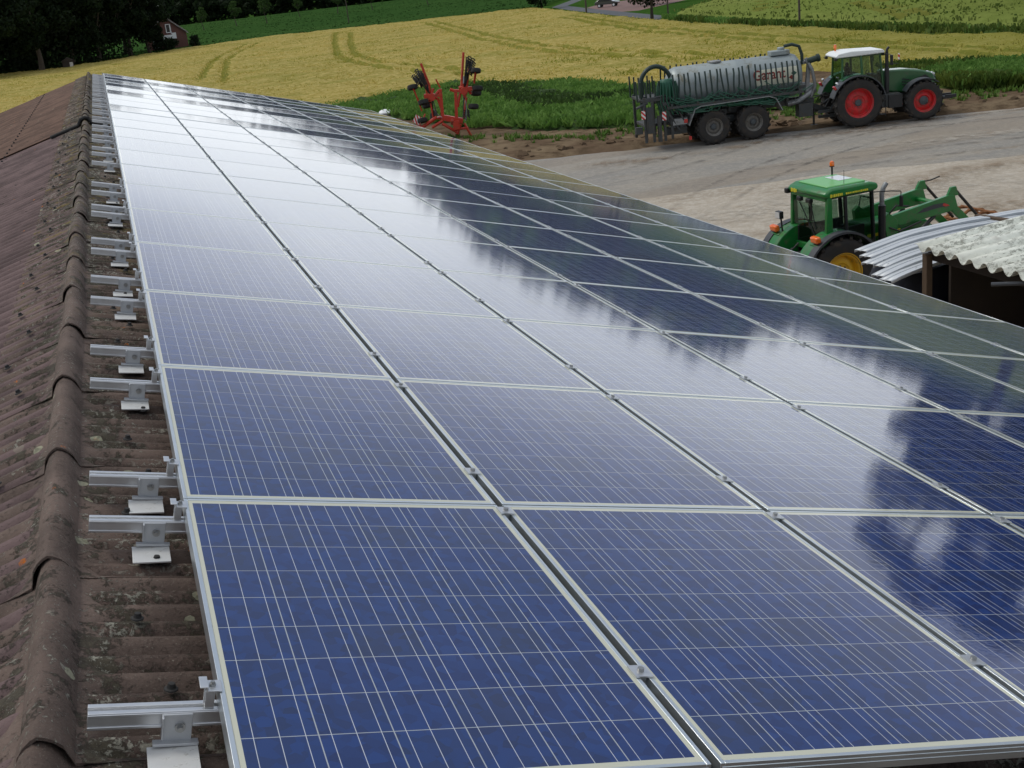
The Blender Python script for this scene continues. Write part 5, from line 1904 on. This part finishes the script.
# roof with a rounded rim and a raised centre
b.prism([(-.22, zt), (1.06, zt + .01), (1.14, zt + .07), (1.10, zt + .17), (.9, zt + .22), (-.08, zt + .22), (-.24, zt + .16), (-.30, zt + .07)], (0, 0, 0), (1, 0, 0), (0, 0, 1), (0, 1, 0), -.75, .75)
rf = b.build('cab_roof', M['green'], T2, bevel=.075)
b = MB(); b.box((.40, 0, zt + .225), (1.0, 1.14, .035)); b.build('roof_top_panel', M['green_roof'], rf, bevel=.02)
b = MB(); b.box((.66, .10, zt + .247), (.36, .55, .014)); b.build('roof_hatch', M['lamp'], rf, bevel=.006)
b = MB(); b.tube([(.35, -.55, zt + .2), (.35, -.56, zt + .55)], .006, 5); b.build('antenna', M['black'], T2)


def flat_text(body, size, parent, loc, rot, m, sx=1.0):
    me = text_mesh(body, size, .003)
    for v in me.vertices:
        v.co.x *= sx
    me.materials.append(m)
    o = bpy.data.objects.new('lettering', me)
    col.objects.link(o)
    o.parent = parent
    o.location = loc
    o.rotation_euler = rot
    return o


b = MB()
rr_ = random.Random(2)
x = -.32
# illegible yellow lettering along the roof rim: a short word and a longer, thinner one
for (x0, x1, h_) in ((-.14, .18, .075), (.26, .84, .045)):
    x = x0
    while x < x1:
        wd_ = rr_.uniform(.02, .045)
        b.box((x + wd_ / 2, -.752, zt + .065), (wd_, .006, h_ * rr_.uniform(.65, 1)))
        x += wd_ + .012
b.build('roof_lettering', M['yellow_text'], rf)
b = MB()
for k in range(4):
    b.box((-.302, .36 + k * .062, zt + .075), (.006, .045, .07 + .02 * (k % 2)))
b.build('roof_lettering', M['yellow_text'], rf)
b = MB()
b.cyl((.80, .56, zt + .20), (.80, .56, zt + .44), .022, n=8); b.cyl((.80, .56, zt + .43), (.80, .56, zt + .45), .06, n=12)
bs = b.build('beacon_stalk', M['black'], T2)
b = MB(); b.lathe([(.052, 0), (.054, .07), (.038, .105), (.001, .12)], (.80, .56, zt + .45), (0, 0, 1), 14); b.build('beacon', M['orange'], bs)
b = MB()
b.box((.22, 0, 1.28), (.45, .46, .14)); b.box((.02, 0, 1.58), (.12, .44, .5), Matrix.Rotation(R(-8), 3, 'Y'))
b.build('seat', M['seat'], T2, bevel=.05)
b = MB()
b.tube([(.95, 0, 1.1), (.68, 0, 1.72)], .045, 8)
b.box((.95, 0, 1.30), (.22, .5, .25)); b.box((.1, -.42, 1.45), (.6, .16, .26)); b.box((.1, .42, 1.4), (.6, .16, .2))
b.tube([(.1, -.42, 1.55), (.12, -.42, 1.75)], .015, 6)
co = b.build('console', M['black'], T2, bevel=.02)
b = MB()
b.tube([(.66 + .08 * math.sin(a), .18 * math.cos(a), 1.74 + .15 * math.sin(a)) for a in np.linspace(0, 2 * PI, 20)], .014, 6)
b.build('steering_wheel', M['black'], co)
b = MB(); b.box((.08, -.728, 1.56), (.22, .006, .20), Matrix.Rotation(R(-20), 3, 'Y')); b.build('paper_notice', M['paper'], T2)
b = MB()
b.tube([(-.22, .35, 2.35), (-.22, -.35, 1.5)], .014, 6); b.tube([(-.22, -.1, 2.38), (-.22, -.28, 1.8)], .012, 6)
b.build('rear_wiper', M['black'], T2)
for s_ in (-1, 1):
    b = MB()
    b.arc_band(0, .85, .93, .955, R(22), R(158), s_ * .48, s_ * .84, 18)
    b.prism([(math.cos(a) * .94, .85 + math.sin(a) * .94) for a in np.linspace(R(5), R(165), 14)], (0, s_ * .50, 0), (1, 0, 0), (0, 0, 1), (0, s_, 0), -.02, 0.0)
    b.box((-.46, s_ * .80, 1.62), (.34, .30, .12), Matrix.Rotation(R(-28), 3, 'Y'))
    b.build('fender', M['green'], T2, bevel=.015)
    b = MB()
    b.arc_band(0, .85, .925, .975, R(8), R(176), s_ * .842, s_ * 1.05, 22)
    b.build('mudguard', M['dkgrey'], T2)
    b = MB(); b.box((-.60, s_ * .84, 1.72), (.13, .27, .15), Matrix.Rotation(R(-12), 3, 'Y')); b.build('indicator_light', M['orange'], T2, bevel=.035)
    b = MB(); b.arc_band(2.42, .62, .69, .72, R(35), R(160), s_ * .6, s_ * .98, 12); b.build('front_mudguard', M['dkgrey'], T2)
    b = MB(); b.tube([(1.05, s_ * .62, zt - .05), (1.3, s_ * .95, zt - .02), (1.45, s_ * 1.1, zt - .03)], .014, 6); b.tube([(1.45, s_ * 1.1, zt - .03), (1.45, s_ * 1.1, zt - .35)], .012, 6)
    b.box((1.46, s_ * 1.10, zt - .25), (.04, .10, .24)); b.build('mirror', M['black'], T2, bevel=.01)
b = MB()
b.tube([(-.50, .66, 1.62), (-.52, .68, 1.95)], .022, 8); b.box((-.56, .68, 2.05), (.10, .2, .17)); wl = b.build('work_light', M['black'], T2, bevel=.015)
b = MB(); b.box((-.615, .68, 2.05), (.012, .17, .14)); b.build('lens', M['lamp'], wl)
b = MB()
b.box((-.26, .28, zt - .10), (.10, .16, .10)); b.build('rear_light', M['black'], T2, bevel=.02)
b = MB(); b.box((-.26, -.10, zt - .10), (.10, .18, .10)); b.build('rear_light', M['black'], T2, bevel=.02)
b = MB(); b.box((-.26, .78, zt + .02), (.12, .12, .12)); b.build('rear_light', M['black'], T2, bevel=.02)
b = MB()
b.cyl((1.30, -.62, 1.3), (1.30, -.62, 2.15), .085, n=14); exh = b.build('exhaust', M['black'], T2)
b = MB(); b.tube([(1.30, -.62, 2.15), (1.30, -.62, 2.42), (1.34, -.62, 2.54), (1.42, -.62, 2.64)], .055, 12); b.build('exhaust_tip', M['galv'], exh)
b = MB()
for z in (.45, .72, .98):
    b.box((.80, -.86, z), (.36, .28, .03))
b.box((.62, -.92, .7), (.03, .03, .7)); b.box((.98, -.92, .7), (.03, .03, .7)); b.box((1.45, -.5, .85), (.7, .3, .5))
b.build('steps', M['black'], T2, bevel=.008)
# front loader
for s_ in (-1, 1):
    b = MB()
    b.prism([(1.55, .75), (1.75, .75), (1.72, 1.75), (1.48, 1.95), (1.35, 1.85)], (0, s_ * .50, 0), (1, 0, 0), (0, 0, 1), (0, s_, 0), 0, .12)
    b.build('loader_mount', M['green'], T2, bevel=.01)
ldr = None
for s_ in (-1, 1):
    y_ = s_ * .56
    b = MB()
    # deep main arm to the knee, then the lower arm
    b.prism([(1.30, 1.74), (1.36, 1.93), (2.95, 2.15), (3.08, 2.10), (3.18, 1.78), (2.95, 1.76), (1.60, 1.66)], (0, y_ - .05, 0), (1, 0, 0), (0, 0, 1), (0, 1, 0), 0, .10)
    b.prism([(2.86, 2.10), (2.98, 2.32), (3.12, 2.32), (3.20, 2.10)], (0, y_ - .035, 0), (1, 0, 0), (0, 0, 1), (0, 1, 0), 0, .07)
    b.prism([(3.00, 1.75), (3.16, 1.85), (3.92, 1.10), (3.76, 1.02)], (0, y_ - .045, 0), (1, 0, 0), (0, 0, 1), (0, 1, 0), 0, .09)
    arm = b.build('loader_arm', M['green'], T2, bevel=.012)
    b = MB()
    b.tube([(1.72, y_, 1.15), (2.55, y_, 1.72)], .045, 10)
    b.build('lift_cylinder', M['black'], arm)
    b = MB()
    b.tube([(3.08, y_ + .0, 2.27), (3.98, y_ + .0, 1.28)], .035, 10)
    b.build('tilt_rod', M['black'], arm)
    if s_ < 0:
        b = MB()
        b.prism([(2.02, 1.86), (2.20, 1.955), (2.50, 2.00), (2.78, 1.99), (2.92, 1.90), (2.60, 1.90), (2.25, 1.87)], (0, y_ - .052, 0), (1, 0, 0), (0, 0, 1), (0, -1, 0), 0, .003)
        b.build('decal', M['dkgrey'], arm)
        b = MB()
        b.prism([(2.76, 1.985), (2.86, 1.945), (2.92, 1.90), (2.80, 1.90), (2.72, 1.94)], (0, y_ - .0555, 0), (1, 0, 0), (0, 0, 1), (0, -1, 0), 0, .003)
        b.build('decal', M['redlens'], arm)
b = MB(); b.tube([(2.9, -.56, 1.9), (2.9, .56, 1.9)], .06, 10); b.build('cross_tube', M['green'], T2)
b = MB(); b.tube([(3.85, -.6, 1.08), (3.85, .6, 1.08)], .05, 10); b.build('cross_tube', M['green'], T2)
b = MB()
b.tube([(3.38, .56, 2.22), (3.55, .56, 2.22), (3.78, .52, 2.28)], .018, 6)
b.tube([(1.5, -.62, 1.6), (1.7, -.72, 1.5), (2.3, -.70, 1.62)], .022, 6); b.tube([(1.5, -.6, 1.9), (1.62, -.7, 2.1), (2.0, -.66, 2.02)], .022, 6); b.tube([(1.45, .5, 1.8), (1.6, .6, 2.15), (1.9, .56, 2.05)], .02, 6)
b.build('hydraulic_hose', M['black'], T2)
# rusty grab on the loader
b = MB()
for k in range(5):
    y_ = -.85 + k * .43
    b.tube([(3.95, y_, 1.1), (4.05, y_, 1.22), (4.35, y_, 1.40), (4.75, y_, 1.36), (5.05, y_, 1.12), (5.2, y_, .8)], [.045, .045, .04, .036, .03, .018], 7)
    b.tube([(3.95, y_, .75), (4.4, y_, .55), (5.1, y_, .55)], [.04, .035, .02], 7)
b.tube([(4.05, -.95, 1.20), (4.05, .95, 1.20)], .045, 8); b.tube([(4.55, -.95, 1.40), (4.55, .95, 1.40)], .03, 8); b.tube([(3.95, -1.0, .75), (3.95, 1.0, .75)], .06, 8)
b.box((3.9, 0, .95), (.08, 1.7, .5))
b.build('grab', M['rust'], T2)

for o_ in list(bpy.data.objects):
    if o_.parent == T2 and o_.name.split('.')[0] in ('loader_arm', 'cross_tube', 'grab'):
        o_.location = (.24, 0, -.07)
b = MB()
for s_ in (-1, 1):
    b.box((.36, s_ * .462, 1.42), (1.15, .05, .72))
b.box((.45, 0, 1.10), (1.2, 1.0, .06))
b.build('cab_lining', M['black'], T2, bevel=.02)

# ------------------------------------------------------------------ rotary rake, folded up
RK = thing('rotary_rake', 'orange-red rotary hay rake with both arms folded upright, in the green weeds', 'hay rake', (16.55, 58.4, G), (0, 0, R(-16)))


def K(cx, cy, d=0.0):
    z = (690 - cy) * .00738
    return Vector(((cx - 400) * .0072 + z * .12, d, z))


b = MB()
b.box(K(440, 560), (1.15, .35, .28), Matrix.Rotation(R(16), 3, 'Y')); b.box(K(370, 545, .3), (.6, .5, .12)); b.box(K(470, 600, -.2), (.35, .5, .45))
for (p, q, r_) in (((365, 580), (480, 655), .06), ((500, 600), (478, 665), .06), ((530, 595), (580, 690), .05), ((505, 600), (470, 668), .05), ((470, 630), (560, 632), .05), ((325, 530), (220, 590), .07), ((215, 590), (180, 560), .05), ((290, 600), (370, 560), .06)):
    b.tube([K(*p, -.2), K(*q, -.2)], r_ * 1.35, 8)
b.tube([K(440, 600, .6), K(440, 560, -.5)], .09, 8)
b.build('frame', M['rake_red'], RK, bevel=.01)
for (p, q, r_) in (((352, 340), (368, 530), .09), ((466, 355), (472, 560), .085)):
    b = MB()
    b.tube([K(*p), K(*q)], r_ * 1.35, 4)
    b.build('mast', M['rake_red'], RK)


def rotor(cx, cy, lean, mirror, wheels, tines_to, arms):
    hub = MB()
    hub.cyl(K(cx, cy, -.18), K(cx, cy, .18), .20, n=16); hub.box(K(cx + 25 * mirror, cy - 10), (.5, .3, .22)); hub.box(K(cx - 45 * mirror, cy - 5), (.45, .2, .14))
    ho = hub.build('rotor_hub', M['rake_red'], RK, bevel=.01)
    for (p, q, r_) in arms:
        b = MB(); b.tube([K(*p), K(*q)], r_ * 1.45, 6); b.build('rotor_arm', M['rake_red'], ho)
    for (tx, ty, dd) in tines_to:
        b = MB()
        p, q = K(cx, cy, 0), K(tx, ty, dd)
        b.tube([p, q], .028, 5)
        v = (q - p)
        for k in range(5):
            c = p + v * (.72 + .065 * k)
            b.tube([c, c + Vector((mirror * .10, .10, -.03)), c + Vector((mirror * .17, .16, -.14))], .034, 4)
        b.build('tine_arm', M['black'], ho)
    for (wx, wy, dd, px_, py_) in wheels:
        b = MB()
        c = K(wx, wy, dd)
        ax = Vector((0.12 * mirror, .25, 1)).normalized()
        b.lathe([(.11, -.09), (.23, -.12), (.27, -.09), (.285, 0), (.27, .09), (.23, .12), (.11, .09)], c, ax, 20)
        wo_ = b.build('wheel', M['rubber'], RK)
        b = MB(); b.lathe([(.001, -.05), (.11, -.05), (.12, .05), (.001, .05)], c, ax, 12); b.build('rim', M['rake_red'], wo_)
        b = MB(); b.tube([c, K(px_, py_, dd * .5)], .042, 6); b.build('wheel_arm', M['rake_red'], RK)
    return ho


rotor(528, 372, 0, 1, [(612, 240, -.3, 600, 320), (627, 362, -.35, 560, 372), (618, 402, .3, 555, 380), (597, 486, -.2, 560, 470)],
      [(545, 140, -.3), (560, 135, .0), (578, 165, .25), (590, 180, .4), (548, 170, .5), (572, 210, -.4), (585, 150, -.15), (552, 200, .3), (535, 240, -.5), (545, 555, .2), (520, 560, -.3)],
      [((524, 108), (508, 345), .045), ((565, 215), (545, 400), .035), ((618, 250), (603, 330), .03), ((424, 350), (470, 372), .06), ((515, 300), (535, 420), .07), ((535, 330), (580, 400), .05), ((500, 380), (480, 480), .05), ((545, 420), (525, 560), .045), ((490, 350), (540, 345), .08)])
rotor(292, 388, 0, -1, [(150, 304, -.2, 190, 400), (228, 415, -.3, 270, 400), (256, 446, .2, 300, 410), (218, 542, -.2, 240, 500)],
      [(163, 215, -.3), (185, 182, 0), (205, 200, .3), (228, 225, .4), (215, 260, -.4), (245, 250, .5), (175, 240, .2), (195, 215, -.5), (230, 200, .1), (300, 545, .2), (330, 520, -.2)],
      [((212, 150), (272, 305), .045), ((320, 270), (352, 330), .03), ((155, 312), (216, 480), .03), ((272, 300), (280, 380), .04), ((300, 400), (345, 350), .06), ((260, 370), (330, 400), .08), ((300, 330), (270, 420), .05), ((330, 400), (360, 480), .045), ((245, 300), (262, 420), .035), ((280, 430), (300, 540), .035)])
b = MB(); b.box((0, 0, 0), (.42, .02, .42)); o = b.build('warning_board', M['stripes'], RK, bevel=.0); o.location = K(185, 533, -.3); o.rotation_euler = (0, R(35), 0)
b = MB()
b.tube([K(300, 470, -.1), K(330, 510, -.15), K(365, 540, -.2)], .02, 6); b.tube([K(540, 440, -.1), K(545, 500, -.15), K(540, 580, -.2)], .025, 6); b.tube([K(530, 270, -.1), K(528, 320, -.12)], .07, 6)
b.build('hydraulic_hose', M['galv'], RK)

# ------------------------------------------------------------------ shed with corrugated roof
SH = thing('open_shed', 'low open shed with lichened corrugated roof and dark interior', 'shed', (16.0, 9.5, G + .026))
SO = (16.0, 9.5, G + .026)
xf, xb, ya, yb = 13.35, 19.6, 4.5, 14.15
zf, zb = -4.20, -3.86


def corr(name, x0, x1, y0_, y1_, z0, z1, pitch, amp, m, parent, off, thick=.010, nxs=6, edge_jag=0.0, seed=0):
    r = random.Random(seed)
    n = int((y1_ - y0_) / pitch * 8)
    V, F = [], []
    sheets = {}
    for i in range(n + 1):
        yv = y0_ + (y1_ - y0_) * i / n
        ph = (yv - y0_) / pitch * 2 * PI
        # flat-topped wave
        c = math.cos(ph)
        zz = amp * (math.copysign(abs(c) ** .7, c))
        k = int((yv - y0_) / (pitch * 3))
        if k not in sheets:
            sheets[k] = (r.uniform(-edge_jag, edge_jag), r.uniform(0, .03))
        for j in range(nxs + 1):
            t = j / nxs
            x = x0 + (x1 - x0) * t + (sheets[k][0] if j == 0 else 0)
            V.append((x, yv, z0 + (z1 - z0) * t + zz + sheets[k][1]))
    m_ = nxs + 1
    for i in range(n):
        for j in range(nxs):
            a = i * m_ + j
            F.append((a, a + 1, a + m_ + 1, a + m_))
    o = MB().add(V, F).build(name, m, parent, offset=off, angle=60)
    s_ = o.modifiers.new('thickness', 'SOLIDIFY'); s_.thickness = thick; s_.offset = -1
    return o


corr('roof', xf - .16, xb, ya, yb + .10, zf + .06, zb + .06, .36, .066, M['ac'], SH, SO, edge_jag=.06, seed=3)
b = MB()
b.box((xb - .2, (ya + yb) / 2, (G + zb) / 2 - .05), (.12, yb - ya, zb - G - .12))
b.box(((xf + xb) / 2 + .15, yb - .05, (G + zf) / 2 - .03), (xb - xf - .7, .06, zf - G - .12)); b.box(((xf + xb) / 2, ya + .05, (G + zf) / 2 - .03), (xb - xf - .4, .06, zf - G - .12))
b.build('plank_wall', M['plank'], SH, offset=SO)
for yv in (yb - .06, 11.2, 8.2, 5.2):
    b = MB(); b.box((xf, yv, (G + zf) / 2 - .02), (.13, .13, zf - G - .04)); b.build('post', M['post'], SH, offset=SO, bevel=.01)
b = MB(); b.box((xf + .1, (ya + yb) / 2, zf - .10), (.08, yb - ya, .14)); b.build('front_beam', M['plank'], SH, offset=SO)
b = MB(); b.tube([(xf - .35, 12.0, zf - .11), (xf + .8, 11.0, zf - .05)], .035, 8); b.build('loose_pipe', M['dkgrey'], SH, offset=SO)

# navy tarpaulin over a stack beneath the sheets
b = MB()
V, F = [], []
nx, ny = 24, 14
for i in range(nx + 1):
    for j in range(ny + 1):
        u, v = i / nx, j / ny
        x = 13.0 + u * 4.6; yv = 14.45 + v * 1.5
        e = min(1, min(u, 1 - u) * 9) * min(1, min(v, 1 - v) * 6)
        z = G + .03 + 1.92 * min(1, e * 1.8) ** .35 + .07 * mnoise.noise((x * 2, yv * 2, 1)) * e
        V.append((x, yv, z))
for i in range(nx):
    for j in range(ny):
        a = i * (ny + 1) + j
        F.append((a, a + ny + 1, a + ny + 2, a + 1))
o = MB().add(V, F).build('tarpaulin_stack', M['tarp'])
tag(o, 'dark navy tarpaulin over a stack beside the shed post', 'tarpaulin')

# long bent metal sheets on the stack
def zs(x, k):
    # droop towards the free left end, crown about x=15
    return -4.36 + .018 * k - (.052 * (x - 15.0) ** 2 if x < 15.0 else .012 * (x - 15.0) ** 2)


sheet_labels = ['backmost long zinc sheet bent over the tarpaulin, beside the loader tractor', 'second long zinc sheet from the back of the bent pile', 'third long zinc sheet from the back of the bent pile',
                'fourth long zinc sheet from the back, its end set back', 'fifth long zinc sheet from the back of the bent pile', 'frontmost long zinc sheet, next to the corrugated shed roof']
for k in range(6):
    yc = 15.72 - k * .235
    x0 = 13.05 - k * .055 + (0.10 if k == 3 else 0) - (.06 if k in (2, 4) else 0)
    V, F = [], []
    xs_ = np.linspace(x0, 19.4, 30)
    prof = [(-.13, -.02), (-.122, .030), (-.02, .030), (-.012, .016), (.012, .016), (.02, .030), (.112, .030), (.118, -.02)]
    for x in xs_:
        for (dy, dz) in prof:
            V.append((x - dy * .35, yc + dy, zs(x, 5 - k) + dz - k * .028 + .006 * math.sin(x * 5 + k)))
    m_ = len(prof)
    for i in range(len(xs_) - 1):
        for j in range(m_ - 1):
            a = i * m_ + j
            F.append((a, a + 1, a + m_ + 1, a + m_))
    o = MB().add(V, F).build('metal_sheet', M['zinc'], angle=25)
    s_ = o.modifiers.new('thickness', 'SOLIDIFY'); s_.thickness = .012
    tag(o, sheet_labels[k], 'metal sheet', 'bent metal sheets beside the shed')
b = MB()
b.box((16.1, 15.15, -4.28), (.12, 1.7, .07), Matrix.Rotation(R(10), 3, 'Z'))
o = b.build('timber_batten', M['post'], bevel=.008)
tag(o, 'weathered batten weighing down the bent metal sheets', 'batten')
for yv in (14.5, 15.9):
    for x in (14.3, 17.2):
        b = MB(); b.box((0, 0, 1.12), (.1, .1, 2.24))
        o = b.build('support_post', M['post']); o.location = (x, yv - .0, G + .026)
        tag(o, 'wooden support under the bent metal sheets, %s' % {(14.5, 14.3): 'front left', (14.5, 17.2): 'front right', (15.9, 14.3): 'back left', (15.9, 17.2): 'back right'}[(yv, x)], 'post', 'supports under the metal sheets')
